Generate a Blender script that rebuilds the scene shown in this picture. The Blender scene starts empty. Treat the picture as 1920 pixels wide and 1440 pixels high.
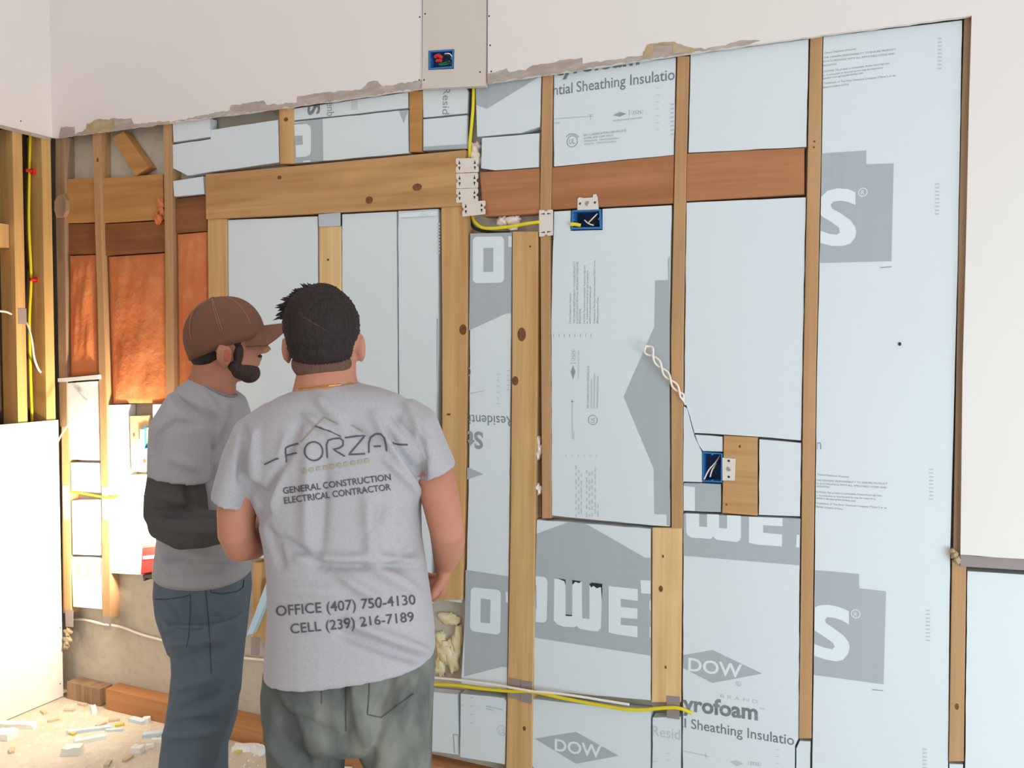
import bpy, bmesh, math, random
import numpy as np
from mathutils import Vector, Matrix
from mathutils.bvhtree import BVHTree
random.seed(7)
SC = bpy.context.scene
COL = SC.collection

# ---------------------------------------------------------------- camera, world, lights, exposure
F_PX = 1600.0
YAW, PITCH, ROLL = 0.417792594, -0.0451738347, 0.00572066183
CAM = Vector((0.0, -2.5806, 1.552))
_f = Vector((-math.sin(YAW)*math.cos(PITCH), math.cos(YAW)*math.cos(PITCH), math.sin(PITCH)))
_r0 = Vector((math.cos(YAW), math.sin(YAW), 0))
_u0 = _r0.cross(_f)
_r = math.cos(ROLL)*_r0 + math.sin(ROLL)*_u0
_u = -math.sin(ROLL)*_r0 + math.cos(ROLL)*_u0
cam_data = bpy.data.cameras.new('camera')
cam = bpy.data.objects.new('camera', cam_data)
COL.objects.link(cam)
cam_data.sensor_width = 36.0
cam_data.lens = F_PX/1920*36.0
cam_data.clip_start = 0.05
M = Matrix((( _r.x, _u.x, -_f.x, CAM.x), (_r.y, _u.y, -_f.y, CAM.y), (_r.z, _u.z, -_f.z, CAM.z), (0, 0, 0, 1)))
cam.matrix_world = M
SC.camera = cam

world = bpy.data.worlds.new('world'); SC.world = world
world.use_nodes = True
bg = world.node_tree.nodes['Background']
bg.inputs[0].default_value = (1.0, 0.97, 0.945, 1)
bg.inputs[1].default_value = 0.85

def area(name, loc, target, size, sizey, power, color):
    l = bpy.data.lights.new(name, 'AREA'); l.shape = 'RECTANGLE'
    l.size = size; l.size_y = sizey; l.energy = power; l.color = color
    o = bpy.data.objects.new(name, l); COL.objects.link(o)
    o.location = loc
    o.rotation_euler = (Vector(target)-Vector(loc)).to_track_quat('-Z', 'Y').to_euler()
    return o
# daylight from the big opening behind and to the right of the photographer
area('daylight_opening', (2.2, -2.3, 0.45), (0.15, 0.0, 0.25), 1.9, 1.2, 72, (0.70, 0.91, 1.0))

SC.view_settings.view_transform = 'Standard'
SC.view_settings.look = 'None'
SC.view_settings.gamma = 1.0
SC.view_settings.use_curve_mapping = False
SC.view_settings.exposure = 0.12

# ---------------------------------------------------------------- projection helpers (photo measurements -> real places)
def ray(px, py):
    return _f + (px-960)/F_PX*_r - (py-720)/F_PX*_u
def pw(px, py, y=0.0):                       # point on the back wall plane y
    d = ray(px, py); return CAM + d*((y-CAM.y)/d.y)
def pl(px, py, x):                           # point on a plane parallel to the left wall
    d = ray(px, py); return CAM + d*((x-CAM.x)/d.x)
def pf(px, py, z=0.0):                       # point on a horizontal plane
    d = ray(px, py); return CAM + d*((z-CAM.z)/d.z)
def pd(px, py, depth):                       # point at a distance along the view axis
    return CAM + ray(px, py)*depth
def topx(v):
    d = v-CAM; z = d.dot(_f)
    return 960+F_PX*d.dot(_r)/z, 720-F_PX*d.dot(_u)/z

# ---------------------------------------------------------------- materials
def lin(c):
    c = c/255.0
    return c/12.92 if c <= 0.04045 else ((c+0.055)/1.055)**2.4
def rgb(r, g, b): return (lin(r), lin(g), lin(b), 1)
MATS = {}
def mat(name, col, rough=0.8, noise=None, bump=None, metal=0.0, emit=None, spec=0.3, sheen=0):
    """noise: list of (scale_xyz, amount, second colour)"""
    if name in MATS: return MATS[name]
    m = bpy.data.materials.new(name); m.use_nodes = True
    nt = m.node_tree; b = nt.nodes['Principled BSDF']
    b.inputs['Roughness'].default_value = rough
    b.inputs['Metallic'].default_value = metal
    b.inputs['Specular IOR Level'].default_value = spec
    if sheen: b.inputs['Sheen Weight'].default_value = sheen
    b.inputs['Base Color'].default_value = rgb(*col)
    if emit:
        b.inputs['Emission Color'].default_value = rgb(*emit[0]); b.inputs['Emission Strength'].default_value = emit[1]
    tc = nt.nodes.new('ShaderNodeTexCoord')
    oi = nt.nodes.new('ShaderNodeObjectInfo')
    prev = None
    for i, (sc, amt, c2, lo, hi) in enumerate(noise or []):
        mp = nt.nodes.new('ShaderNodeMapping'); mp.inputs['Scale'].default_value = sc
        nt.links.new(tc.outputs['Object'], mp.inputs['Vector'])
        mu = nt.nodes.new('ShaderNodeMath'); mu.operation = 'MULTIPLY'; mu.inputs[1].default_value = 37.0
        nt.links.new(oi.outputs['Random'], mu.inputs[0])
        n = nt.nodes.new('ShaderNodeTexNoise'); n.noise_dimensions = '4D'
        n.inputs['Scale'].default_value = 1.0; n.inputs['Detail'].default_value = 5.0
        nt.links.new(mp.outputs[0], n.inputs['Vector']); nt.links.new(mu.outputs[0], n.inputs['W'])
        mr = nt.nodes.new('ShaderNodeMapRange')
        mr.inputs['From Min'].default_value = lo; mr.inputs['From Max'].default_value = hi
        mr.inputs['To Min'].default_value = 0; mr.inputs['To Max'].default_value = amt
        nt.links.new(n.outputs['Fac'], mr.inputs['Value'])
        mx = nt.nodes.new('ShaderNodeMix'); mx.data_type = 'RGBA'
        nt.links.new(mr.outputs[0], mx.inputs['Factor'])
        if prev is None: mx.inputs[6].default_value = rgb(*col)
        else: nt.links.new(prev, mx.inputs[6])
        mx.inputs[7].default_value = rgb(*c2)
        prev = mx.outputs[2]
    if prev is not None: nt.links.new(prev, b.inputs['Base Color'])
    if bump:
        sc, st, dist = bump
        mp = nt.nodes.new('ShaderNodeMapping'); mp.inputs['Scale'].default_value = sc
        nt.links.new(tc.outputs['Object'], mp.inputs['Vector'])
        n = nt.nodes.new('ShaderNodeTexNoise'); n.inputs['Scale'].default_value = 1.0; n.inputs['Detail'].default_value = 6
        nt.links.new(mp.outputs[0], n.inputs['Vector'])
        bp = nt.nodes.new('ShaderNodeBump'); bp.inputs['Strength'].default_value = st; bp.inputs['Distance'].default_value = dist
        nt.links.new(n.outputs['Fac'], bp.inputs['Height']); nt.links.new(bp.outputs[0], b.inputs['Normal'])
    MATS[name] = m
    return m
def wood(name, c, d, axis, knotty=0.5):
    s1 = [90, 90, 90]; s1[axis] = 2.2
    s2 = [22, 22, 22]; s2[axis] = 1.4
    s3 = [9, 9, 9]; s3[axis] = 5
    lt = tuple(min(255, int(x*1.12)) for x in c)
    return mat(name, c, 0.75, [(s2, 0.75, d, 0.42, 0.72), (s1, 0.45, d, 0.45, 0.75), (s3, 0.35, lt, 0.5, 0.8)], bump=(s1, 0.15, 0.002))
W_STRIP = wood('strip_wood', (186, 146, 106), (160, 118, 78), 2)
W_STUD = wood('pine_stud', (204, 165, 115), (174, 126, 74), 2)
W_LIGHT = wood('fresh_pine', (224, 190, 142), (198, 152, 96), 2)
W_HEAD = wood('pine_header', (192, 150, 102), (152, 106, 60), 0)
W_RED = wood('reddish_header', (176, 120, 82), (142, 90, 56), 0)
W_DARK = wood('dark_lumber', (140, 90, 52), (96, 58, 32), 0)
W_BOARD = wood('tan_lumber', (186, 136, 80), (150, 102, 56), 0)
W_FLOOR = wood('plate_lumber', (178, 126, 82), (146, 94, 54), 0)
W_LEFT = wood('left_stud_wood', (206, 166, 106), (170, 124, 72), 2)
W_OLD = wood('weathered_wood', (162, 132, 104), (100, 80, 62), 2)
KNOT = mat('knot', (122, 80, 48), 0.7, [((60, 60, 60), 0.8, (88, 54, 32), 0.4, 0.7)])
FOAM = mat('foam_board', (212, 219, 224), 0.62, [((3, 3, 3), 0.25, (204, 213, 221), 0.4, 0.7)], spec=0.25)
FOAM_W = mat('foam_white', (226, 228, 226), 0.7, [((8, 8, 8), 0.3, (212, 216, 216), 0.4, 0.7)])
GREY = mat('print_grey', (168, 175, 180), 0.6, [((50, 50, 2), 0.35, (156, 164, 170), 0.35, 0.7), ((3, 3, 3), .3, (172, 178, 182), .4, .7)])
INK = mat('print_ink', (140, 146, 150), 0.6, [((40, 40, 40), 0.5, (168, 174, 178), 0.4, 0.7)])
INK_D = mat('print_ink_dark', (112, 118, 122), 0.6, [((30, 30, 30), 0.6, (150, 156, 160), 0.4, 0.7)])
INK_L = mat('print_ink_faint', (184, 191, 196), 0.6)
LETTER = mat('print_letter_white', (217, 225, 230), 0.62)
SOOT = mat('scorch', (46, 46, 48), 0.9)
DRYWALL = mat('drywall_paint', (225, 218, 215), 0.85, [((1.2, 1.2, 1.2), 0.4, (222, 213, 208), 0.4, 0.7)], bump=((120, 120, 120), 0.05, 0.001))
DRY_PATCH = mat('drywall_bare', (208, 197, 189), 0.85, [((4, 4, 4), 0.3, (200, 188, 180), 0.4, 0.7)])
TORN = mat('torn_paper', (166, 152, 143), 0.95, [((14, 14, 50), 0.8, (190, 178, 168), 0.4, 0.65)], bump=((60, 60, 60), 0.4, 0.003))
TORN_TAN = mat('torn_paper_tan', (168, 146, 112), 0.95, [((20, 20, 40), 0.8, (190, 172, 142), 0.4, 0.65)])
CONC = mat('block_concrete', (190, 182, 168), 0.95, [((2.2, 2.2, 2.2), 0.6, (172, 160, 140), 0.4, 0.65), ((30, 30, 30), 0.4, (150, 142, 130), 0.5, 0.75)], bump=((80, 80, 80), 0.35, 0.004))
FLOORM = mat('floor_concrete', (206, 198, 184), 0.9, [((1.8, 1.8, 1.8), 0.7, (188, 176, 156), 0.4, 0.65), ((25, 25, 25), 0.45, (224, 218, 208), 0.52, 0.7), ((60, 60, 60), 0.4, (160, 146, 124), 0.55, 0.75)], bump=((70, 70, 70), 0.3, 0.003))
ORANGE = mat('orange_batt', (208, 126, 78), 0.95, [((5, 5, 5), 0.8, (190, 104, 58), 0.38, 0.62), ((18, 18, 18), 0.6, (216, 146, 100), 0.5, 0.75)], bump=((45, 45, 45), 0.6, 0.008))
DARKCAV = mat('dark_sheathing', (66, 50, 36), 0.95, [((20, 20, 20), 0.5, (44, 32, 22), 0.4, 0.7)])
BLUE = mat('blue_box_plastic', (52, 116, 176), 0.45)
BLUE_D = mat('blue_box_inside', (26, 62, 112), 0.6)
STEEL = mat('galvanized_plate', (222, 212, 204), 0.5, [((30, 30, 30), 0.3, (206, 196, 188), 0.4, 0.7)], metal=0.1)
STEEL_G = mat('grey_plate', (150, 138, 136), 0.55, [((40, 40, 40), 0.4, (138, 126, 124), 0.4, 0.7)], metal=0.1)
PUNCH = mat('punch_dark', (52, 46, 44), 0.7)
HOLE = mat('grey_hole', (150, 132, 124), 0.7)
YELLOW = mat('yellow_cable', (226, 206, 40), 0.5)
WHITEC = mat('white_cable', (232, 222, 212), 0.5)
BLACKC = mat('black_cable', (44, 38, 36), 0.5)
REDP = mat('red_plastic', (200, 48, 44), 0.45)
GREENP = mat('green_wire', (30, 120, 70), 0.5)
SPRAY = mat('spray_foam', (238, 222, 212), 0.9, [((40, 40, 40), 0.5, (226, 196, 182), 0.45, 0.7)], bump=((90, 90, 90), 0.5, 0.004))
SPRAY_Y = mat('spray_foam_yellow', (226, 212, 168), 0.9, [((25, 25, 25), 0.6, (240, 232, 214), 0.45, 0.7)], bump=((70, 70, 70), 0.6, 0.006))
SKIN_A = mat('skin_tan', (186, 128, 104), 0.6, [((14, 14, 14), 0.5, (170, 104, 84), 0.4, 0.7)], spec=0.3)
SKIN_B = mat('skin_fair', (176, 122, 100), 0.6, [((14, 14, 14), 0.5, (158, 98, 78), 0.4, 0.7)], spec=0.3)
HAIR_A = mat('dark_brown_hair', (48, 38, 36), 0.75, [((160, 160, 30), 0.7, (36, 29, 28), 0.4, 0.65)], bump=((260, 260, 50), 0.5, 0.004))
HAIR_FADE = mat('short_nape_hair', (104, 74, 62), 0.8, [((160, 160, 60), 0.5, (78, 56, 48), 0.4, 0.65)])
HAIR_B = mat('black_hair', (46, 38, 36), 0.8, [((160, 160, 60), 0.6, (28, 24, 24), 0.4, 0.65)], bump=((200, 200, 80), 0.5, 0.004))
SHIRT_A = mat('heather_grey_cotton', (170, 166, 171), 0.95, [((300, 300, 300), 0.35, (150, 146, 152), 0.45, 0.65)], bump=((500, 500, 500), 0.15, 0.001), sheen=0.1)
SHIRT_B = mat('grey_cotton', (163, 160, 164), 0.95, [((300, 300, 300), 0.35, (140, 137, 142), 0.45, 0.65)], bump=((500, 500, 500), 0.15, 0.001), sheen=0.1)
SLEEVE_B = mat('charcoal_sleeve', (80, 76, 75), 0.95, [((200, 200, 200), 0.4, (74, 70, 70), 0.45, 0.65)])
PANTS_A = mat('faded_work_trousers', (92, 94, 91), 0.9, [((7, 7, 4), 0.9, (132, 132, 124), 0.45, 0.62), ((10, 10, 5), 0.8, (66, 71, 70), 0.47, 0.64)], bump=((300, 300, 300), 0.2, 0.001))
JEANS_B = mat('blue_denim', (92, 104, 115), 0.9, [((9, 9, 4), 0.6, (120, 130, 138), 0.52, 0.7), ((7, 7, 3), 0.8, (68, 84, 102), 0.46, 0.66), ((220, 220, 60), 0.3, (98, 108, 116), 0.45, 0.7)], bump=((400, 400, 400), 0.2, 0.001))
SEAM = mat('denim_seam', (58, 68, 78), 0.9)
SEAM_A = mat('trouser_seam', (72, 74, 72), 0.9)
CAPM = mat('brown_cap', (116, 80, 64), 0.9, [((200, 200, 200), 0.4, (108, 74, 60), 0.45, 0.65)])
BOOT = mat('boot_leather', (110, 84, 60), 0.7)
SOLE = mat('boot_sole', (50, 44, 40), 0.8)
PRINT_D = mat('shirt_print_dark', (84, 80, 88), 0.9)
PRINT_G = mat('shirt_print_gold', (152, 138, 116), 0.9)
EYEW = mat('eye_white', (225, 220, 215), 0.3)
LIP = mat('lip', (160, 90, 84), 0.6)
LED = mat('led_panel', (255, 246, 224), 0.4, emit=((255, 236, 196), 6.0))
TAPE = mat('clear_tape', (222, 230, 234), 0.25)
GREYTAPE = mat('grey_tape', (182, 190, 196), 0.5)
CHAIN = mat('neck_chain', (200, 150, 80), 0.3, metal=0.8)

# ---------------------------------------------------------------- object helpers
WL = {}                                       # world location of each object's origin
def link(name, verts, faces, material, parent=None, smooth=False, origin=None):
    vs = [Vector(v) for v in verts]
    lo = Vector((min(v.x for v in vs), min(v.y for v in vs), min(v.z for v in vs)))
    hi = Vector((max(v.x for v in vs), max(v.y for v in vs), max(v.z for v in vs)))
    o = origin or Vector(((lo.x+hi.x)/2, (lo.y+hi.y)/2, lo.z))
    me = bpy.data.meshes.new(name)
    me.from_pydata([v-o for v in vs], [], faces)
    me.update()
    if smooth: me.polygons.foreach_set('use_smooth', [True]*len(me.polygons))
    if material: me.materials.append(material)
    ob = bpy.data.objects.new(name, me); COL.objects.link(ob)
    place(ob, o, parent)
    return ob
def place(ob, o, parent):
    if parent is not None:
        ob.parent = parent; ob.location = o-WL[parent.name]
    else: ob.location = o
    WL[ob.name] = o.copy()
def empty(name, loc):
    ob = bpy.data.objects.new(name, None); COL.objects.link(ob)
    ob.empty_display_size = 0.05; ob.location = loc; WL[ob.name] = Vector(loc)
    return ob
def tag(o, label=None, cat=None, group=None, kind=None):
    if label: o['label'] = label
    if cat: o['category'] = cat
    if group: o['group'] = group
    if kind: o['kind'] = kind
    return o
def fix_normals(verts, faces):
    bm = bmesh.new()
    bv = [bm.verts.new(v) for v in verts]
    for f in faces:
        try: bm.faces.new([bv[i] for i in f])
        except ValueError: pass
    bmesh.ops.recalc_face_normals(bm, faces=bm.faces)
    V = [v.co.copy() for v in bm.verts]
    bm.verts.index_update()
    Fc = [[v.index for v in f.verts] for f in bm.faces]
    bm.free(); return V, Fc
def prism(poly, n, thick):
    """closed slab: poly is a list of front points, n*thick goes to the back"""
    k = len(poly); off = Vector(n)*thick
    V = [Vector(p) for p in poly]+[Vector(p)+off for p in poly]
    Fc = [list(range(k)), list(range(2*k-1, k-1, -1))]
    for i in range(k): Fc.append([i, i+k, (i+1) % k+k, (i+1) % k])
    return fix_normals(V, Fc)
def bevelled(poly, n, thick, bev):
    """slab with a small chamfer round its front face"""
    k = len(poly); nn = Vector(n)
    c = sum((Vector(p) for p in poly), Vector())/k
    P = [Vector(p) for p in poly]
    inner = []
    for i in range(k):
        a = (P[i]-P[i-1]).normalized(); b = (P[(i+1) % k]-P[i]).normalized()
        na = a.cross(nn).normalized(); nb = b.cross(nn).normalized()
        if na.dot(c-P[i]) < 0 and abs(na.dot(c-P[i])) > 1e-9: na = -na
        if nb.dot(c-P[i]) < 0 and abs(nb.dot(c-P[i])) > 1e-9: nb = -nb
        m = (na+nb)
        if m.length < 1e-6: m = na
        m = m.normalized()
        inner.append(P[i]+m*bev*1.3)
    V = inner+[p+nn*bev for p in P]+[p+nn*thick for p in P]
    Fc = [list(range(k)), list(range(3*k-1, 2*k-1, -1))]
    for i in range(k):
        j = (i+1) % k
        Fc.append([i, i+k, j+k, j]); Fc.append([i+k, i+2*k, j+2*k, j+k])
    return fix_normals(V, Fc)
def rough_poly(pts, amp, step=0.03, seed=0):
    rnd = random.Random(seed); out = []
    for i in range(len(pts)):
        a, b = Vector(pts[i]), Vector(pts[(i+1) % len(pts)])
        n = max(1, int((b-a).length/step)); d = (b-a).normalized(); nn = Vector((-d.z, 0, d.x))
        for k in range(n):
            p = a.lerp(b, k/n)
            if k: p = p+nn*rnd.uniform(-amp, amp)
            out.append(p)
    return out
def box(lo, hi):
    x0, y0, z0 = lo; x1, y1, z1 = hi
    V = [Vector(v) for v in ((x0, y0, z0), (x1, y0, z0), (x1, y1, z0), (x0, y1, z0), (x0, y0, z1), (x1, y0, z1), (x1, y1, z1), (x0, y1, z1))]
    return V, [[0, 3, 2, 1], [4, 5, 6, 7], [0, 1, 5, 4], [1, 2, 6, 5], [2, 3, 7, 6], [3, 0, 4, 7]]
def merge(*parts):
    V, Fc = [], []
    for v, f in parts:
        n = len(V); V += list(v); Fc += [[i+n for i in q] for q in f]
    return V, Fc
def tube(pts, r, n=8, cap=True):
    P = [Vector(p) for p in pts]
    R = r if isinstance(r, (list, tuple)) else [r]*len(P)
    V, Fc = [], []
    up = None
    for i, p in enumerate(P):
        t = (P[min(i+1, len(P)-1)]-P[max(i-1, 0)])
        t = t.normalized() if t.length > 1e-9 else Vector((0, 0, 1))
        if up is None:
            up = t.orthogonal().normalized()
        else:
            up = (up-t*up.dot(t))
            up = up.normalized() if up.length > 1e-6 else t.orthogonal().normalized()
        s = t.cross(up)
        for k in range(n):
            a = 2*math.pi*k/n
            V.append(p+(up*math.cos(a)+s*math.sin(a))*R[i])
    for i in range(len(P)-1):
        for k in range(n):
            Fc.append([i*n+k, i*n+(k+1) % n, (i+1)*n+(k+1) % n, (i+1)*n+k])
    if cap:
        Fc.append(list(range(n-1, -1, -1))); Fc.append([len(V)-n+k for k in range(n)])
    return V, Fc
def smooth_path(pts, sub=6):
    P = [Vector(p) for p in pts]; out = []
    for i in range(len(P)-1):
        p0, p1, p2, p3 = P[max(i-1, 0)], P[i], P[i+1], P[min(i+2, len(P)-1)]
        for k in range(sub):
            t = k/sub
            out.append(0.5*((2*p1)+(p2-p0)*t+(2*p0-5*p1+4*p2-p3)*t*t+(3*p1-p0-3*p2+p3)*t**3))
    out.append(P[-1]); return out
def blob(c, rx, ry, rz, seed=0, lump=0.35, nu=14, nv=9):
    rnd = random.Random(seed)
    ph = [(rnd.uniform(2, 4), rnd.uniform(0, 6), rnd.uniform(2, 5), rnd.uniform(0, 6)) for _ in range(3)]
    V, Fc = [], []
    for j in range(nv+1):
        th = math.pi*j/nv
        for i in range(nu):
            a = 2*math.pi*i/nu
            k = 1+lump*sum(math.sin(p[0]*a+p[1])*math.sin(p[2]*th+p[3])*(1 if 0 < j < nv else 0) for p in ph)/2
            V.append(Vector(c)+Vector((rx*math.sin(th)*math.cos(a), ry*math.sin(th)*math.sin(a), rz*math.cos(th)))*k)
    for j in range(nv):
        for i in range(nu):
            Fc.append([j*nu+i, (j+1)*nu+i, (j+1)*nu+(i+1) % nu, j*nu+(i+1) % nu])
    return V, Fc

# ---------------------------------------------------------------- text
_txt = {}
def text_mesh(s, bold=0.0):
    key = (s, bold)
    if key in _txt: return _txt[key]
    cu = bpy.data.curves.new('text_tmp', 'FONT'); cu.body = s; cu.size = 1.0; cu.offset = bold; cu.resolution_u = 3
    ob = bpy.data.objects.new('text_tmp', cu); COL.objects.link(ob)
    bpy.context.view_layer.update()
    me = bpy.data.meshes.new_from_object(ob.evaluated_get(bpy.context.evaluated_depsgraph_get()))
    V = [(v.co.x, v.co.y) for v in me.vertices]; Fc = [list(p.vertices) for p in me.polygons]
    bpy.data.objects.remove(ob); bpy.data.curves.remove(cu); bpy.data.meshes.remove(me)
    if V:
        x0 = min(v[0] for v in V); x1 = max(v[0] for v in V)
        V = [((v[0]-x0)/max(x1-x0, 1e-6), v[1]/0.727) for v in V]
    _txt[key] = (V, Fc); return V, Fc
def clip_mesh(V, Fc, clip):
    """clip a flat wall mesh to a convex polygon of wall points"""
    bm = bmesh.new(); bv = [bm.verts.new(v) for v in V]
    for f in Fc:
        try: bm.faces.new([bv[i] for i in f])
        except ValueError: pass
    c = sum((Vector(p) for p in clip), Vector())/len(clip)
    for i in range(len(clip)):
        a, b = Vector(clip[i]), Vector(clip[(i+1) % len(clip)])
        d = b-a; nn = Vector((-d.z, 0, d.x))
        if nn.dot(c-a) > 0: nn = -nn
        bmesh.ops.bisect_plane(bm, geom=bm.verts[:]+bm.edges[:]+bm.faces[:], plane_co=a, plane_no=nn, clear_outer=True)
    bm.verts.index_update()
    V = [v.co.copy() for v in bm.verts]; Fc = [[v.index for v in f.verts] for f in bm.faces]
    bm.free(); return V, Fc

# ================================================================ THE SETTING
BACK = 0.045                                   # face of the masonry wall
XL = -3.297                                    # left wall stud faces
ZTOP = 3.3
fl = link('floor', *box((-3.45, -4.2, -0.12), (2.2, 0.25, 0.0)), FLOORM); tag(fl, kind='structure')
wall = link('wall_back', *box((XL-0.12, BACK, 0.0), (2.2, 0.26, ZTOP)), CONC); tag(wall, kind='structure')
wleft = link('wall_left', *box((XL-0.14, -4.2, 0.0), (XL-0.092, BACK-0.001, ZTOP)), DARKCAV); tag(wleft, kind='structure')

N_IN = Vector((0, 1, 0))
def piece(name, px, y, thick, m, parent=wall, bev=0.0015, label=None, rough=0.0, seed=0):
    pts = [pw(a, b, y) for a, b in px]
    if rough: pts = rough_poly(pts, rough, 0.025, seed)
    V, Fc = bevelled(pts, N_IN, thick, bev) if not rough else prism(pts, N_IN, thick)
    o = link(name, V, Fc, m, parent)
    if label: o['label'] = label
    return o
def strip(top, bot, m, y=-0.004, name='stud', label=None, extra=None, parent=wall):
    """top=(xl,xr,y) bot=(xl,xr,y); extra = middle stations (xl,xr,y)"""
    st = [top]+(extra or [])+[bot]
    px = [(a[0], a[2]) for a in st]+[(a[1], a[2]) for a in reversed(st)]
    return piece(name, px, y, BACK-y-0.0005, m, parent, label=label)
def knot(parent, px, py, w, h, y=-0.004, tilt=0):
    c = pw(px, py, y-0.0004); k = (pw(px+1, py, y)-pw(px, py, y)).length
    V = []
    for i in range(12):
        a = 2*math.pi*i/12; x = w*math.cos(a); z = h*math.sin(a)
        V.append(c+Vector((x*math.cos(tilt)-z*math.sin(tilt), 0, x*math.sin(tilt)+z*math.cos(tilt)))*k)
    V2 = [v+Vector((0, 0.0003, 0)) for v in V]
    link('knot', V+V2, [list(range(12)), list(range(23, 11, -1))]+[[i, (i+1) % 12, 12+(i+1) % 12, 12+i] for i in range(12)], KNOT, parent)

# --- furring strips, studs, headers (pieces of the back wall)
s1 = strip((104, 121, 256), (112, 126, 800), W_OLD, label='weathered corner strip beside the bare left wall', extra=[(104, 122, 400)])
s1b = strip((115, 128, 800), (118, 133, 1150), W_STUD)
s2 = strip((173, 189, 238), (193, 207, 1160), W_STRIP, extra=[(178, 191, 440), (182, 195, 560), (187, 201, 790)])
s3 = strip((306, 321, 232), (312, 328, 1060), W_STRIP, extra=[(310, 325, 560)])
jl = strip((389, 425, 410), (396, 430, 1180), W_STUD, label='left jamb stud of the old window opening')
sm = strip((598, 639, 424), (602, 641, 1150), W_LIGHT, label='pale pine stud in the middle of the window opening')
jr = strip((827, 876, 386), (816, 866, 1125), W_STUD, label='right jamb stud of the old window opening', extra=[(829, 876, 600), (829, 873, 880)])
s7 = strip((961, 1008, 434), (948.5, 996.5, 1462), W_STUD, label='wide pine stud with dark knots', extra=[(960, 1007, 700), (957, 1003, 1000)], y=-0.006)
s7t = strip((1017, 1036, 138), (1012, 1033, 397), W_STRIP)
s7b = strip((1013, 1031, 440), (1016, 1033, 972), W_STRIP)
s7c = strip((1003, 1012, 440), (1003, 1015, 970), W_OLD, y=0.02, label='dark recessed strip beside the wide stud')
s8 = strip((1270, 1292, 105), (1259, 1280, 994), W_STRIP, extra=[(1265, 1287, 300), (1258, 1281, 640)])
s8b = strip((1223, 1279, 990), (1222, 1276, 1317), W_LIGHT, label='short pale pine board under the middle strip')
s9 = strip((1519, 1542, 68), (1498, 1521, 1385), W_STRIP, extra=[(1514, 1539, 300), (1506, 1530, 700)])
s10 = strip((1808, 1825, 30), (1787, 1806, 1045), W_OLD, y=-0.003, label='old wood edge strip along the right drywall', extra=[(1803, 1821, 200), (1797, 1816, 500), (1793, 1809, 700)])
s10b = strip((1785, 1812, 1050), (1779, 1807, 1428), W_STRIP)
st1 = strip((523, 550, 200), (525, 551, 307), W_STUD, name='stub')
st2 = strip((767, 791, 170), (768, 790, 285), W_BOARD, name='stub')
slot = strip((905, 918, -60), (907, 917, 165), W_RED, y=0.004, label='reddish strip seen in the gap beside the drywall patch')
hl = piece('header', [(385, 327), (872, 281), (869, 386), (386, 411)], -0.010, 0.055, W_HEAD, label='long knotty pine header over the window opening')
for a in ([(899, 323), (1012, 315), (1012, 400), (906, 406)], [(1035, 314), (1264, 291), (1262, 381), (1034, 393)], [(1288, 288), (1508, 277), (1508, 364), (1286, 377)]):
    piece('header', a, 0.0, 0.044, W_RED, label='reddish brown header board between strips')
for a, m in (([(122, 336), (177, 334), (178, 417), (122, 418)], W_BOARD), ([(191, 334), (305, 326), (307, 411), (191, 418)], W_BOARD),
             ([(121, 420), (179, 419), (180, 476), (120, 478)], W_DARK), ([(191, 420), (308, 414), (309, 472), (192, 480)], W_DARK),
             ([(322, 374), (386, 366), (388, 433), (323, 438)], W_DARK)):
    piece('blocking', a, 0.006 if m is W_BOARD else 0.012, 0.034, m)
piece('wood_block', [(209, 259), (231, 246), (277, 312), (252, 328)], -0.004, 0.046, W_BOARD, label='tilted offcut of lumber nailed to the bare masonry')
piece('round_block', [(108, 366), (118, 363), (124, 375), (124, 395), (118, 407), (105, 408), (101, 392), (102, 376)], -0.012, 0.03, W_OLD)
blk = piece('wood_block', [(1357, 817), (1420, 820), (1420, 967), (1354, 962)], -0.003, 0.047, W_HEAD, label='short upright wood block beside the lower blue box')
blk2 = piece('wood_block', [(243, 780), (278, 779), (280, 885), (246, 884)], -0.003, 0.047, W_LIGHT, label='short pale block in the white board near the corner')
piece('sill_post', [(475, 1055), (490, 1055), (488, 1200), (473, 1198)], -0.003, 0.047, W_STUD)
def plate(p0, p1, h, name, m, depth=0.04, label=None):
    a, b = pf(*p0), pf(*p1)
    V, Fc = box((a.x, -0.02, 0.0), (b.x, BACK-0.001, h)); o = link(name, V, Fc, m, wall)
    if label: o['label'] = label
plate((130, 1308), (207, 1316), 0.075, 'floor_plate', W_OLD, label='short grey offcut of floor plate in the corner')
a_ = pf(216, 1322); V, Fc = box((a_.x, -0.028, 0.0), (1.6, BACK-0.001, 0.088)); link('floor_plate', V, Fc, W_FLOOR, wall)['label'] = 'long reddish floor plate along the foot of the wall'
for args in ((hl, 782, 351, 9, 6, -0.010), (hl, 692, 375, 7, 6, -0.010), (hl, 524, 333, 4, 3, -0.010), (s7, 978, 627, 8, 12, -0.006), (s7, 966, 714, 6, 8, -0.006), (s7, 983, 1366, 3, 4, -0.006),
             (s7, 994, 462, 2, 2, -0.006), (s8b, 1239, 1104, 4, 6, -0.004), (s8b, 1243, 1043, 2, 3, -0.004), (s8b, 1248, 1251, 2, 3, -0.004), (jr, 868, 618, 7, 9, -0.004), (jr, 841, 777, 4, 2, -0.004),
             (s10b, 1794, 1325, 4, 7, -0.004), (blk, 1387, 837, 2, 3, -0.003), (blk, 1362, 946, 2, 2, -0.003), (sm, 615, 487, 2, 2, -0.004), (blk2, 251, 815, 2, 3, -0.003), (blk2, 271, 864, 3, 3, -0.003),
             (st1, 536, 224, 4, 3, -0.004), (s2, 183, 300, 2, 3, -0.004), (s9, 1527, 265, 2, 2, -0.004), (s9, 1526, 276, 2, 2, -0.004)):
    knot(*args)

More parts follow.
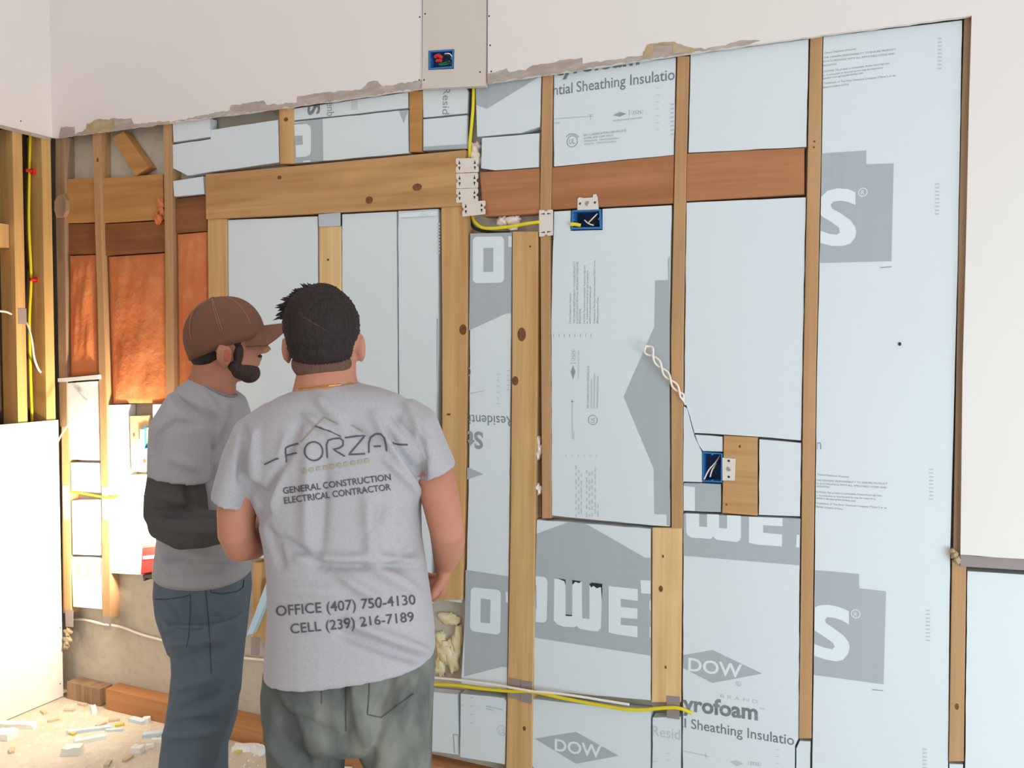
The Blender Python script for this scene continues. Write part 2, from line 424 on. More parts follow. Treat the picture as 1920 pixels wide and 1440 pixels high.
# --- upper drywall sheets and patch
YD = -0.019
def drywall(px_low, name='drywall_sheet', label=None, extra_top=None, y=YD, m=DRYWALL, t=0.0145, seed=1, amp=0.002):
    low = [pw(a, b, y) for a, b in px_low]
    if px_low[0][0] == 100: low[0] = Vector((XL+0.0122, y, low[0].z))
    pts = rough_poly(low+[low[0]], amp, 0.03, seed)[:-1]
    k = None
    poly = []
    for i in range(len(low)-1):
        a, b = low[i], low[i+1]; n = max(1, int((b-a).length/0.03)); rnd = random.Random(seed*31+i)
        for j in range(n):
            p = a.lerp(b, j/n)
            if j: p = p+Vector((0, 0, rnd.uniform(-amp, amp)))
            poly.append(p)
    poly.append(low[-1])
    top = extra_top if extra_top else [Vector((low[-1].x, y, ZTOP)), Vector((low[0].x, y, ZTOP))]
    V, Fc = prism(poly+top, N_IN, t)
    o = link(name, V, Fc, m, wall)
    if label: o['label'] = label
    return o
d1 = drywall([(100, 258), (450, 213), (640, 187), (791, 166)], label='upper painted drywall sheet left of the bare patch')
cr = pw(1822, 29, YD); xr = 1.6
zr = pw(1812, 1040, YD)
d2 = drywall([(914, 156), (1270, 103), (1420, 82), (1822, 29), (1817, 200), (1811, 480), (1805, 700), (1801, 1040), (1920, 1048)], label='upper and right painted drywall sheet',
             extra_top=[Vector((xr, YD, pw(1920, 1048, YD).z)), Vector((xr, YD, ZTOP)), Vector((pw(914, 156, YD).x, YD, ZTOP))], seed=2, amp=0.0012)
dpp = [prism([pw(a, b, -0.026) for a, b in q], N_IN, 0.022) for q in ([(793, -90), (911, -90), (910, 89), (792, 96)], [(792, 96), (803, 95.3), (803, 131.5), (791.6, 132)], [(852, 92.4), (910, 89), (909.5, 126), (851, 129)], [(791.6, 132), (909.5, 126), (909, 161), (791, 166)])]
dp = link('drywall_patch', *merge(*dpp), DRY_PATCH, wall); dp['label'] = 'narrow unpainted drywall patch with a cut-out for a box'
for a, b in ((797, 26), (900, 135), (795, 150)):
    link('screw_head', *blob(pw(a, b, -0.0262), .003, .001, .003, 1, 0, 8, 5), PUNCH, dp)
for a, b in ((787, 32), (917, 30), (919, 85), (921, 134), (786, 150)):
    link('screw_head', *blob(pw(a, b, -0.0192), .003, .001, .003, 1, 0, 8, 5), PUNCH, d1 if a < 850 else d2)
# grey unpainted edge below right drywall
piece('drywall_edge', [(1800, 1040), (1960, 1050), (1960, 1072), (1800, 1062)], -0.012, 0.05, STEEL_G, label='grey unpainted bottom edge band of the right drywall')

def torn(px, m, parent, y=YD, seed=0):
    pts = rough_poly([pw(a, b, y-0.0012) for a, b in px], 0.003, 0.012, seed)
    V, Fc = prism(pts, N_IN, 0.0011)
    link('torn_paper_edge', V, Fc, m, parent)
def zz(pts, ox, oy, s): return [(ox+a/s, oy+b/s) for a, b in pts]
torn([(114, 238), (140, 238), (140, 252), (170, 238), (210, 222), (246, 222), (250, 232), (318, 227), (318, 231), (110, 259)], TORN, d1, seed=1)
torn([(161, 249), (163, 232), (185, 223), (214, 226), (214, 246)], TORN_TAN, d1, YD-0.001, seed=2)
torn([(318, 229), (400, 212), (430, 207), (432, 198), (495, 189), (500, 197), (556, 192), (557, 181), (600, 175), (676, 168), (690, 154), (708, 152), (718, 162), (790, 150), (790, 165), (640, 187), (450, 213)], TORN, d1, seed=3)
torn([(915, 138), (950, 128), (953, 134), (985, 132), (1000, 122), (1092, 108), (1092, 120), (1205, 104), (1206, 97), (1213, 92), (1214, 84), (1262, 78), (1290, 88), (1320, 92), (1320, 96), (1270, 103), (914, 156)], TORN, d2, seed=4)
torn([(1206, 108), (1213, 85), (1266, 78), (1272, 90), (1318, 90), (1295, 97), (1262, 102), (1260, 84), (1226, 84), (1222, 106)], TORN_TAN, d2, YD-0.001, seed=5)
torn([(1320, 93), (1395, 75), (1425, 76), (1405, 83), (1322, 96)], TORN, d2, seed=6)

# --- left wall: studs, blocking, drywall
def lstud(pxl, pxr, ztop, zbot, m, depth=0.089, face=XL):
    a = pl(pxl, 500, face); b = pl(pxr, 500, face)
    V, Fc = box((face-depth, a.y, zbot), (face, b.y, ztop)); return link('stud', V, Fc, m, wleft)
lstud(28, 46, 2.425, 0.0, W_LEFT); lstud(82, 99, 2.425, 0.0, W_LEFT); lstud(-62, -38, 2.425, 0.0, W_LEFT)
for k in range(8):
    yk = pl(-62, 500, XL).y-0.406*(k+1)
    link('stud', *box((XL-0.089, yk, 0.0), (XL, yk+0.038, 2.425)), W_LEFT, wleft)
V, Fc = box((XL-0.088, pl(-38, 500, XL).y+0.001, pl(10, 462, XL).z), (XL-0.03, pl(28, 500, XL).y-0.001, pl(10, 418, XL).z)); link('blocking', V, Fc, W_LEFT, wleft)
Vl, Fl = box((XL, -3.66, 0.004), (XL+0.0125, pl(113, 1000, XL+0.0125).y, 1.219)); ld = link('drywall_sheet', Vl, Fl, DRYWALL, wleft); ld['label'] = 'lower drywall sheet on the left wall lit by the work light'
Vl, Fl = box((XL, -3.66, 2.425), (XL+0.0125, YD+0.012, ZTOP)); lu = link('drywall_sheet', Vl, Fl, DRYWALL, wleft); lu['label'] = 'upper drywall sheet on the left wall'
for (a, b) in ((113, 1177), (113, 1282), (39, 227)):
    link('screw_head', *blob(pl(a, b, XL+0.0126), .001, .003, .003, 1, 0, 8, 5), PUNCH, ld if b > 500 else lu)
Vl, Fl = box((XL, -3.6, 2.412), (XL+0.006, YD-0.001, 2.425)); link('torn_paper_edge', Vl, Fl, TORN, wleft)

# ================================================================ FOAM BOARDS
bseed = [0]
def inset(P, d):
    A = sum(P[i-1].x*P[i].z-P[i].x*P[i-1].z for i in range(len(P)))
    out = []
    for i in range(len(P)):
        a = (P[i]-P[i-1]).normalized(); b = (P[(i+1) % len(P)]-P[i]).normalized()
        na = Vector((-a.z, 0, a.x)); nb = Vector((-b.z, 0, b.x))
        if A < 0: na, nb = -na, -nb
        m = (na+nb)/max(0.4, 1+na.dot(nb))
        out.append(P[i]+m*d)
    return out
def convex(P):
    sg = set()
    for i in range(len(P)):
        a = P[i]-P[i-1]; b = P[(i+1) % len(P)]-P[i]; c = a.x*b.z-a.z*b.x
        if abs(c) > 1e-7: sg.add(c > 0)
    return len(sg) == 1
def board(label, px, y=None, m=FOAM, rough=0.0008, thick=0.038, gap=0.0014, clip=None):
    bseed[0] += 1
    rnd = random.Random(bseed[0])
    if y is None: y = rnd.uniform(-0.0006, 0.0014)
    base = inset([pw(a, b, y) for a, b in px], gap)
    pts = rough_poly(base, rough, 0.04, bseed[0])
    V, Fc = prism(pts, N_IN, thick)
    o = link('insulation_board', V, Fc, m)
    tag(o, label, 'insulation board', 'cut foam insulation boards in the wall')
    o['_y'] = y
    o['_n'] = len(px)
    CL[o.name] = [pw(a, b, y) for a, b in clip] if clip else base
    return o
CL = {}
def yb(px, z=0.093):
    y = 1480.0
    for _ in range(8):
        a = pw(px, y).z-z; g = pw(px, y+1).z-z-a; y -= a/g
    return y
def pr(b, px, m=GREY, name='print', up=0.0006, parent=None):
    y = b['_y']-up
    P = [pw(a, c, y) for a, c in px]
    if convex(CL[b.name]):
        bm = bmesh.new(); bm.faces.new([bm.verts.new(p) for p in P]); bm.normal_update(); bmesh.ops.triangulate(bm, faces=bm.faces[:]); bm.verts.index_update()
        V = [v.co.copy() for v in bm.verts]; Fc = [[v.index for v in f.verts] for f in bm.faces]; bm.free()
        V, Fc = clip_mesh(V, Fc, CL[b.name])
    else: V, Fc = prism(P, N_IN, 0.0003)
    if not Fc: return None
    return link(name, V, Fc, m, parent or b)
def rrect(q, rad, n=4):
    """rounded quad given four px corners (tl,tr,br,bl)"""
    out = []
    Q = [Vector(p) for p in q]
    for i in range(4):
        p = Q[i]; a = (Q[i-1]-p).normalized(); c = (Q[(i+1) % 4]-p).normalized()
        for k in range(n+1):
            t = k/n*math.pi/2
            out.append(tuple(p+a*rad*(1-math.sin(t))+c*rad*(1-math.cos(t))))
    return out
def wt(b, s, p0, p1, up, m=INK, bold=0.0, clip=True, z=0.0006, name='lettering', parent=None):
    """text on a board: p0/p1 baseline ends (px), up = px point at cap height above p0"""
    y = b['_y']-z
    A, B, C = pw(*p0, y), pw(*p1, y), pw(*up, y)
    TV, TF = text_mesh(s, bold)
    V = [A+(B-A)*x+(C-A)*h for x, h in TV]
    if clip: V, Fc = clip_mesh(V, TF, CL[b.name])
    else: Fc = TF
    if V and Fc: return link(name, V, Fc, m, parent or b)
def ring(b, c, r, w, m=INK, n=20, z=0.0006, name='print_mark', clip=False):
    y = b['_y']-z; k = (pw(c[0]+1, c[1], y)-pw(*c, y)).length; cc = pw(*c, y)
    V = []
    for i in range(n):
        a = 2*math.pi*i/n; d = Vector((math.cos(a), 0, math.sin(a)))
        V += [cc+d*r*k, cc+d*(r-w)*k]
    Fc = [[2*i, 2*i+1, (2*i+3) % (2*n), (2*i+2) % (2*n)] for i in range(n)]
    if clip: V, Fc = clip_mesh(V, Fc, CL[b.name])
    if V: link(name, V, Fc, m, b)
def bars(b, segs, m=INK_L, w=1.2, name='fine_print'):
    """one small mark made of thin bars: segs = [(x0,y0,x1,y1)]"""
    V, Fc = [], []
    y = b['_y']-0.0006
    for x0, y0, x1, y1 in segs:
        L = math.hypot(x1-x0, y1-y0) or 1; nx, ny = -(y1-y0)/L*w/2, (x1-x0)/L*w/2
        k = len(V); V += [pw(x0+nx, y0+ny, y), pw(x1+nx, y1+ny, y), pw(x1-nx, y1-ny, y), pw(x0-nx, y0-ny, y)]
        Fc.append([k, k+1, k+2, k+3])
    link(name, V, Fc, m, b)['kind'] = 'stuff'
LINES = ['Ozone Depletion Potential', "THE OWNERS RESPONSIBILITY TO ENSURE PRODUCT", 'IN ACCORDANCE WITH ALL APPLICABLE CODES AND', 'REGULATIONS',
         'CAUTION: This product is combustible. Protect from high heat', 'etc. A protective or thermal barrier may be required as', 'specified in the appropriate building code.',
         'Trademark of The Dow Chemical Company ("Dow") or an', 'affiliated company of Dow']

# ---- top row
b = board('small white foam scrap tucked above the long sloping board beside the left header', [(323, 228), (394, 221), (394, 257), (325, 267)], y=-0.003)
b = board('long pale foam board with a slanted lower corner left of the header stub', [(323, 271), (394.5, 260), (395, 243), (522, 224), (524, 305), (388, 324), (352, 330), (324, 316)])
b = board('small square foam scrap above the orange batt beside the header end', [(324, 339), (381, 330), (384, 364), (326, 369)])
b = board('upper narrow foam strip with half a bold grey S between the two header stubs', [(551, 203), (766, 172), (766, 203), (551, 226)])
wt(b, 'S', (578, 195), (577, 217), (601, 192), INK_D, 0.03)
wt(b, 'enb', (613, 192), (613, 218), (628, 191), INK)
bars(b, [(660+i*3, 189, 660+i*3, 205) for i in range(4)])
b = board('foam board with half a white printed O on grey under the header stubs', [(551, 228), (766, 205), (767, 288), (552, 307)])
pr(b, [(551, 231), (604.7, 222), (606, 302), (553, 307)])
pr(b, zz([(484, 748), (560, 743), (580, 757), (586, 780), (586, 905), (580, 928), (555, 940), (497, 944)], 400, 0, 3.2), LETTER, 'lettering', 0.001)
pr(b, zz([(490, 815), (535, 812), (537, 867), (492, 870)], 400, 0, 3.2), GREY, 'print', 0.0014)
pr(b, zz([(540, 965), (582, 962), (583, 975), (540, 979)], 400, 0, 3.2), LETTER, 'lettering', 0.001)
pr(b, [(747.5, 207), (765, 206), (757, 231)])
b = board('foam square with sideways grey word beside the upper yellow cable', [(792, 166), (872, 160), (878, 170), (877, 213), (793, 221)])
wt(b, 'Reside', (831, 165), (829, 226), (845, 165), INK)
b = board('foam piece with a grey band along its lower edge above the header end', [(793, 223), (877, 215), (876, 279), (793, 283)])
pr(b, [(793, 275), (876, 270), (876, 278), (793, 282)])
b = board('foam board with a grey slanted print under the drywall next to the yellow cable', [(891, 158), (1016, 140), (1013, 238), (976, 250), (894, 257)])
pr(b, [(891, 161), (1012, 143), (912.5, 204), (891, 196)])
b = board('plain foam piece above the reddish header next to the metal plates', [(903, 258), (1012, 249), (1011, 314), (928, 320), (901, 316)])
b = board('foam board printed with sheathing lettering and a round listing mark under the upper drywall', [(1038, 136), (1268, 107), (1264, 291), (1038, 313)])
wt(b, 'Styrofoam', (1024, 144), (1199, 120), (1024, 117), INK_D, 0.03)
wt(b, 'Sheathing Insulatio', (1081, 172.5), (1265, 149), (1081, 152), INK_D, 0.006); wt(b, 'ntial', (1037, 178.5), (1073.5, 174), (1037, 158), INK_D, 0.006)
wt(b, 'WORLDWIDE PARTNER', (1149, 228), (1204, 222), (1149, 225), INK)
pr(b, [(1149, 216), (1161.7, 210), (1175, 213), (1161.7, 219)], INK, 'print_mark')
bars(b, [(1179.7, 205, 1179.7, 217)], INK, 0.7)
for i in range(5): ring(b, (1186+i*4.2, 210.5-i*0.4+(1.6 if i % 2 else 0)), 3.2, 0.7, INK_L)
ring(b, (1072.8, 265), 10.4, 1.3, INK)
wt(b, 'UL', (1067, 270), (1078, 269), (1067, 260), INK)
bars(b, [(1072.8+14*math.cos(a), 265-14*math.sin(a), 1072.8+14*math.cos(a+.13), 265-14*math.sin(a+.13)) for a in [0.6+0.22*k for k in range(9)]], INK, 3)
wt(b, 'SEE CLASSIFICATION CERTIFICATE', (1094, 255.5), (1174, 246.5), (1094, 251.5), INK)
wt(b, 'IN FIRE. FOR COPY OF UL', (1095, 261), (1150, 255), (1095, 257.5), INK)
bars(b, [(1095, 264.5, 1120, 262.5), (1124, 262, 1160, 259), (1095, 270, 1114, 268.4), (1118, 268, 1155, 265)], INK_L, 2.6)
bars(b, [(1038, 223, 1087, 219), (1038, 231, 1050, 230), (1087, 219, 1112, 218)], INK_L, 1.6); bars(b, [(1104, 215, 1112, 214.5), (1107, 215, 1107, 226)], INK_L, 1.2)
bars(b, [(1230, 165+13*i, 1236, 164.5+13*i) for i in range(7)], INK_L, 1)
bars(b, [(1257, 196+8*i, 1264, 195+8*i) for i in range(8)], INK_L, 3)
b = board('plain foam board above the reddish header between the two right strips', [(1294, 102), (1517, 72), (1513, 276), (1290, 287)])

# ---- window opening
b = board('large plain foam board in the left half of the window opening', [(427, 412), (596, 405), (600, 1045), (431, 1048)])
bw2 = board('plain foam board right of the pale stud in the window opening', [(641, 401), (744, 396), (748, 1140), (643, 1150)])
bw3 = board('narrow foam board with taped top beside the right window jamb', [(746, 395), (822, 391), (822, 420), (822, 640), (806, 1135), (750, 1140)])
pr(bw3, [(818.5, 597), (825, 597), (825, 740), (818.5, 740)])
bars(bw3, [(819, 420+6*i, 825, 420+6*i) for i in range(10)], INK_L, 2.5)
t = link('clear_tape', *prism([pw(*p, -0.0035) for p in ((748, 400), (790, 396.5), (819, 395), (820, 404), (790, 406), (748, 408))], N_IN, 0.001), TAPE, bw3)
t = link('foil_tape', *prism([pw(*p, -0.0065) for p in ((597, 402), (638, 398), (638, 424), (598, 425))], N_IN, 0.0022), GREYTAPE, sm)
for i in range(5): link('tape_wrinkle', *tube(smooth_path([pw(788+5*i, 397+2*(i % 2), -0.006), pw(792+4*i, 401, -0.005), pw(786+6*i, 405, -0.004)], 4), 0.0012, 6), TAPE, bw3)

# ---- column between jamb and wide stud
b = board('tall narrow foam board with printed O shapes and upside-down words between jamb and wide stud', [(881, 438), (960, 435), (958, 700), (955, 1000), (951, 1296), (864, 1290), (873, 1120), (879, 880), (881, 600)], clip=[(882, 438), (960, 435), (951, 1296), (870, 1290)])
pr(b, [(878, 438), (961, 436), (961, 587), (948, 588), (878, 620)])
pr(b, rrect([(886.5, 444), (945, 443), (945, 530), (886.5, 531)], 8), LETTER, 'lettering', 0.001)
pr(b, [(906.5, 465), (924.8, 464.6), (924.8, 509.5), (906.5, 510)], GREY, 'print', 0.0014)
pr(b, [(953.4, 443), (960.5, 442.5), (960.5, 463), (953.4, 463)], LETTER, 'lettering', 0.001)
wt(b, 'Residential', (961, 781), (866, 777), (961.5, 801), INK_D, clip=True)
wt(b, 'Sty', (905.5, 811), (858, 808.5), (906, 843), INK, 0.03)
bars(b, [(932, 702+11*i, 936, 702+11*i) for i in range(6)]+[(950, 695+9*i, 957, 695+9*i) for i in range(5)]+[(880, 738, 907, 733)], INK_L, 1.4)
ring(b, (874, 697), 9, 1.4, INK, clip=True)
pr(b, [(876, 876), (906.5, 889), (875.5, 899)])
pr(b, [(868.3, 1068), (955.5, 1081), (951.8, 1251.7), (942, 1250), (864.2, 1270)])
pr(b, rrect([(882.8, 1100.6), (939.3, 1106.4), (938, 1191), (881, 1182.7)], 8), LETTER, 'lettering', 0.001)
pr(b, [(901.6, 1122), (919.8, 1124.6), (918.5, 1169), (901, 1167)], GREY, 'print', 0.0014)
pr(b, [(948, 1109.7), (954.7, 1110.5), (954.3, 1130.6), (948.4, 1129)], LETTER, 'lettering', 0.001)
pr(b, [(867.6, 1100), (871, 1103), (870, 1178), (866.3, 1180)], LETTER, 'lettering', 0.001)
b = board('small white foam piece behind the forearm next to the jamb', [(836, 1011), (868, 1010), (865, 1131), (832, 1126)], y=0.004)
b = board('lower foam piece with a faint round mark under the yellow cable beside the wide stud', [(863, 1300), (944, 1308), (950, 1315), (947, 1434), (862, 1420)])
wt(b, 'UL', (936, 1376), (949, 1377), (936, 1365), INK_L); ring(b, (941, 1370), 9, 1.2, INK_L, clip=True)
bars(b, [(911, 1324, 943, 1331), (912, 1329, 926, 1332), (860.5+4, 1322, 869, 1323)]+[(882, 1308+16*i, 887, 1308+16*i) for i in range(4)], INK_L, 2)
b = board('lower foam piece with a small grey outline at its corner above the floor plate', [(780, 1294), (857, 1301), (861, 1416), (780, 1406)])
bars(b, [(850, 1377, 859, 1378), (850, 1377, 852, 1412), (859, 1378, 860, 1414)], INK, 1.5)

# ---- centre column
b = board('tall foam board with sideways fine print and a grey gable shape behind the twisted wire', [(1038, 396), (1071, 394), (1070, 432), (1129, 430.5), (1129, 391), (1260, 384), (1256, 640), (1257, 988), (1224, 986), (1034, 967), (1033, 600)])
pr(b, [(1255.5, 480), (1252, 488), (1253, 525), (1228.4, 526), (1227, 612.6), (1169.5, 744), (1226, 879.7), (1226.8, 963.8), (1250, 965), (1250, 985), (1255.5, 986)])
for x, top, s in zip((1068.6, 1076.5, 1082, 1087, 1095.3, 1100.6, 1105.7, 1114, 1120), (549.7, 490, 490.7, 579, 497.6, 506.7, 536, 488.6, 557), LINES):
    wt(b, s, (x+1.8, 607), (x+2.3, top), (x-1.8, 607), INK, clip=False, name='fine_print')
bars(b, [(1038+10*i, 626, 1038+10*i, 632) for i in range(8)], INK, 0.9)
pr(b, [(1070, 697), (1074.5, 685), (1079, 697), (1074.5, 711)], INK, 'print_mark')
bars(b, [(1069, 681, 1080, 681)], INK, 0.7)
for i in range(5): ring(b, (1074.5+(1.6 if i % 2 else 0), 674-i*4.2), 3.2, 0.7, INK_L)
wt(b, 'WORLDWIDE PARTNER', (1086, 711), (1086, 657), (1083, 711), INK_L, clip=False, name='fine_print')
wt(b, 'SEE CLASSIFICATION CERTIFICATE', (1104, 766), (1105, 686), (1100, 766), INK, clip=False, name='fine_print')
bars(b, [(1109, 766, 1109, 711), (1114, 766, 1115, 700), (1120, 766, 1121, 705)], INK_L, 2.4)
ring(b, (1111.5, 787.4), 9, 1.2, INK); wt(b, 'UL', (1115, 792), (1115, 782.5), (1107, 792), INK, clip=False)
bars(b, [(1073, 749, 1073, 822), (1070, 753, 1077, 753), (1076, 808, 1076, 825)], INK_L, 1.6)
bars(b, [(1061+11.5*i, 852, 1061+11.5*i, 857) for i in range(6)], INK_L, 1)
for x, y0 in ((1080, 873), (1085, 881), (1090, 888), (1100, 882), (1105, 886), (1110, 884), (1116, 876), (1121, 945)):
    bars(b, [(x, k, x+0.3, k+random.uniform(5, 11)) for k in range(y0, 966, 13)], INK_L, 2.2)
b = board('plain foam board between the right strips above the lower blue box', [(1287, 380), (1511, 370), (1502, 826), (1420, 819), (1356, 815), (1302, 812), (1291, 772), (1283, 750)], gap=0.0004)
b = board('slim tapered foam wedge between the strip and the lower blue box', [(1282, 762), (1288, 766), (1301, 818), (1316, 849), (1316, 904), (1281, 903)], y=-0.004, gap=0.0002)
b = board('small foam piece above the lower blue box', [(1303, 815), (1355, 819), (1355, 847), (1318, 846), (1310, 834)], gap=0.0004)
b = board('small grey-printed foam piece under the lower blue box', [(1281, 905), (1352, 907), (1352, 961), (1281, 958)])
pr(b, [(1281.5, 906), (1352, 908), (1352, 960.5), (1281.5, 957.5)])
pr(b, [(1281.5, 911), (1303, 913), (1303, 959), (1281.5, 957.6)], LETTER, 'lettering', 0.001)
b = board('small plain foam piece right of the upright wood block', [(1423, 823), (1503, 830), (1501, 969), (1422, 966)])
b = board('foam board with grey gable and white block letters beside the short pale board', [(1006, 974), (1221, 991), (1221, 1314), (1000, 1294), (1001, 1150)])
g = pr(b, [(1004.6, 1001.7), (1067, 978.8), (1095.6, 980.3), (1210, 1046), (1221.4, 1046), (1221, 1229.5), (1003, 1195.7)])
Z = lambda P: zz(P, 800, 960, 3.84)
pr(b, Z([(785, 462), (845, 467), (862, 480), (870, 500), (865, 770), (858, 788), (840, 796), (785, 792)]), LETTER, 'lettering', 0.001)
pr(b, Z([(785, 530), (790, 530), (790, 700), (785, 700)]), GREY, 'print', 0.0014)
pr(b, Z([(918, 480), (1000, 487), (1000, 745), (1048, 750), (1048, 495), (1118, 500), (1120, 765), (1172, 770), (1172, 530), (1262, 545), (1255, 835), (1235, 858), (1195, 858), (1100, 840), (1080, 820), (1060, 830), (985, 825), (940, 810), (915, 780)]), LETTER, 'lettering', 0.001)
pr(b, Z([(1310, 533), (1520, 555), (1520, 640), (1397, 625), (1397, 683), (1518, 695), (1518, 770), (1397, 762), (1397, 812), (1518, 822), (1518, 903), (1380, 883), (1310, 868)]), LETTER, 'lettering', 0.001)
pr(b, Z([(1540, 490), (1618, 495), (1618, 590), (1545, 585)]), LETTER, 'lettering', 0.001)
pr(b, Z([(1618, 610), (1604, 645), (1604, 695), (1618, 730)]), LETTER, 'lettering', 0.001)
pr(b, Z([(1605, 825), (1617, 828), (1617, 910), (1605, 905)]), LETTER, 'lettering', 0.001)
for P in ([(940, 477), (1000, 487), (1000, 530), (992, 498)], [(1048, 490), (1115, 500), (1095, 512), (1070, 502), (1050, 525)], [(1172, 520), (1190, 508), (1265, 518), (1262, 550), (1250, 540), (1225, 550), (1200, 530), (1185, 545)], [(1256, 550), (1265, 545), (1262, 640)], [(1000, 738), (1045, 742), (1045, 750), (1002, 748)]):
    pr(b, Z(P), SOOT, 'scorch_mark', 0.0017)
b = board('lower foam board with a grey diamond logo left of the taped cable', [(999, 1310), (1221, 1333), (1219, yb(1219)), (997, yb(997))])
pr(b, [(1003, 1385), (1080, 1372.5), (1160, 1417), (1080, 1432)])
wt(b, 'DOW', (1040, 1407), (1128, 1421), (1040, 1384), LETTER, 0.02, name='lettering', z=0.001, clip=False)
wt(b, 'Styrofoam', (985, 1462), (1140, 1480), (985, 1434), INK, 0.03)
b = board('narrow foam piece with faint lettering below the short pale board', [(1223, 1345), (1277, 1343), (1277, yb(1277)), (1222, yb(1222))], y=-0.002)
wt(b, 'Residential', (1223, 1379), (1332, 1396), (1223, 1359), INK_L)
bars(b, [(1250, 1413, 1256, 1413), (1250, 1425, 1256, 1425), (1223, 1428, 1232, 1428)], INK_L, 1)
b = board('foam board with block letters, grey diamond logo and product lettering between the right strips', [(1281, 962), (1501, 972), (1498, 1385), (1491, 1400), (1490, yb(1490)), (1279, yb(1279))])
pr(b, [(1281.5, 963), (1501, 973), (1499.5, 1060), (1281.5, 1042)])
Z = lambda P: zz(P, 1240, 700, 4.235)
pr(b, Z([(195, 1112), (300, 1115), (300, 1215), (362, 1220), (362, 1118), (458, 1122), (458, 1228), (522, 1232), (522, 1126), (632, 1132), (632, 1300), (624, 1325), (600, 1340), (440, 1322), (410, 1295), (395, 1315), (240, 1305), (208, 1285), (198, 1260)]), LETTER, 'lettering', 0.001)
pr(b, Z([(695, 1138), (962, 1150), (962, 1215), (808, 1205), (808, 1265), (958, 1280), (958, 1375), (760, 1360), (695, 1345)]), LETTER, 'lettering', 0.001)
pr(b, Z([(1075, 1280), (1098, 1285), (1094, 1385), (1070, 1380)]), LETTER, 'lettering', 0.001)
pr(b, [(1281, 1228.5), (1336.5, 1219), (1429, 1263), (1335.4, 1280.6), (1281, 1252.5)])
wt(b, 'DOW', (1290, 1257), (1391, 1271), (1290.5, 1232), LETTER, 0.02, z=0.001, clip=False)
ring(b, (1384.4, 1282), 5, 1.1, INK_L); wt(b, 'R', (1382.5, 1285), (1386.5, 1285.5), (1382.5, 1280), INK_L, clip=False)
wt(b, 'yrofoam', (1280, 1331), (1421, 1350), (1280, 1302), INK_D, 0.03)
wt(b, 'B R A N D', (1351, 1307.7), (1421, 1319), (1351, 1301), INK_L)
wt(b, 'TM', (1424, 1330), (1433, 1331.5), (1424, 1326), INK_L)
wt(b, 'Sheathing Insulatio', (1296, 1366), (1489, 1397.5), (1296, 1347), INK_D, 0.006); wt(b, 'al', (1270, 1362), (1286.5, 1364.5), (1270, 1344), INK_D, 0.006)
bars(b, [(1281, 1408, 1331, 1419), (1322, 1412, 1325, 1422)], INK_L, 1.4)
pr(b, [(1368, 1428), (1381, 1426), (1394, 1432), (1381, 1437)], INK_L, 'print_mark')
for i in range(5): ring(b, (1406+i*4.5, 1431+i*.5), 3.4, 0.7, INK_L)
bars(b, [(1454, 1405+13*i, 1461, 1406+13*i) for i in range(3)], INK_L, 1)
# ---- right column
b = board('tall wide foam board with two grey blocks and big S letters beside the right drywall', [(1543, 68), (1805, 37), (1797, 480), (1786, 900), (1783, 1020), (1776, yb(1776)), (1519, yb(1519)), (1523, 1386), (1531, 700), (1540, 300)], rough=0.0004, clip=[(1544, 69), (1805, 38), (1776, 1480), (1522.5, 1480)])
Z = lambda P: zz(P, 1240, 0, 2.8235)
pr(b, Z([(846, 812), (1085, 797), (1085, 870), (1230, 865), (1218, 1382), (838, 1392)]))
pr(b, Z([(838, 1050), (880, 1010), (930, 997), (985, 1000), (1028, 1018), (1028, 1085), (990, 1070), (945, 1062), (910, 1068), (895, 1085), (905, 1105), (950, 1130), (1000, 1165), (1025, 1200), (1032, 1225), (1025, 1260), (1000, 1290), (960, 1302), (900, 1302), (838, 1285), (838, 1220), (890, 1238), (930, 1243), (945, 1232), (940, 1205), (900, 1175), (850, 1145), (838, 1130)]), LETTER, 'lettering', 0.001)
ring(b, (1617.7, 360.5), 9, 1.6, LETTER, z=0.001); wt(b, 'R', (1614.5, 365), (1621, 364.6), (1614.5, 356), LETTER, z=0.001, clip=False)
Z = lambda P: zz(P, 1480, 1020, 3.43)
pr(b, Z([(150, 167), (448, 193), (450, 285), (622, 305), (606, 903), (145, 840)]))
pr(b, Z([(150, 415), (190, 395), (250, 390), (320, 405), (383, 432), (383, 518), (340, 492), (290, 475), (245, 470), (228, 488), (238, 510), (290, 545), (350, 590), (380, 630), (388, 660), (378, 705), (345, 745), (300, 755), (230, 742), (150, 715), (150, 640), (220, 665), (275, 677), (292, 660), (280, 635), (230, 600), (150, 548)]), LETTER, 'lettering', 0.001)
ring(b, (1604.6, 1151), 9, 1.6, LETTER, z=0.001); wt(b, 'R', (1601, 1155.5), (1607.5, 1156), (1601, 1147), LETTER, z=0.001, clip=False)
bars(b, [(1650, 502, 1672, 500), (1635, 1293, 1656, 1295)], INK, 1.5)
# fine print, upper and lower copies
up_rows = [((1546, 101), (1605, 93)), ((1544, 110), (1680, 94)), ((1544, 117), (1678, 102)), ((1543, 125), (1569, 121.5)), ((1542, 136), (1668, 120)), ((1541, 143), (1656, 128)), ((1543, 149), (1619, 138)), ((1544, 158), (1679, 143)), ((1541, 166), (1592, 159))]
lo_rows = [((1533, 891), (1591, 896)), ((1530, 902), (1664, 909)), ((1530, 908), (1662, 916)), ((1528, 913), (1555, 915)), ((1527, 924), (1653, 931)), ((1527, 930), (1642, 937)), ((1527, 935), (1605, 941)), ((1530, 945), (1663, 954)), ((1527, 951), (1580, 956))]
for rows in (up_rows, lo_rows):
    for (p0, p1), s in zip(rows, LINES):
        wt(b, s, p0, p1, (p0[0], p0[1]-3.6), INK, clip=True, name='fine_print')
wt(b, 'n', (1531, 842), (1540, 842.5), (1531, 821), INK)
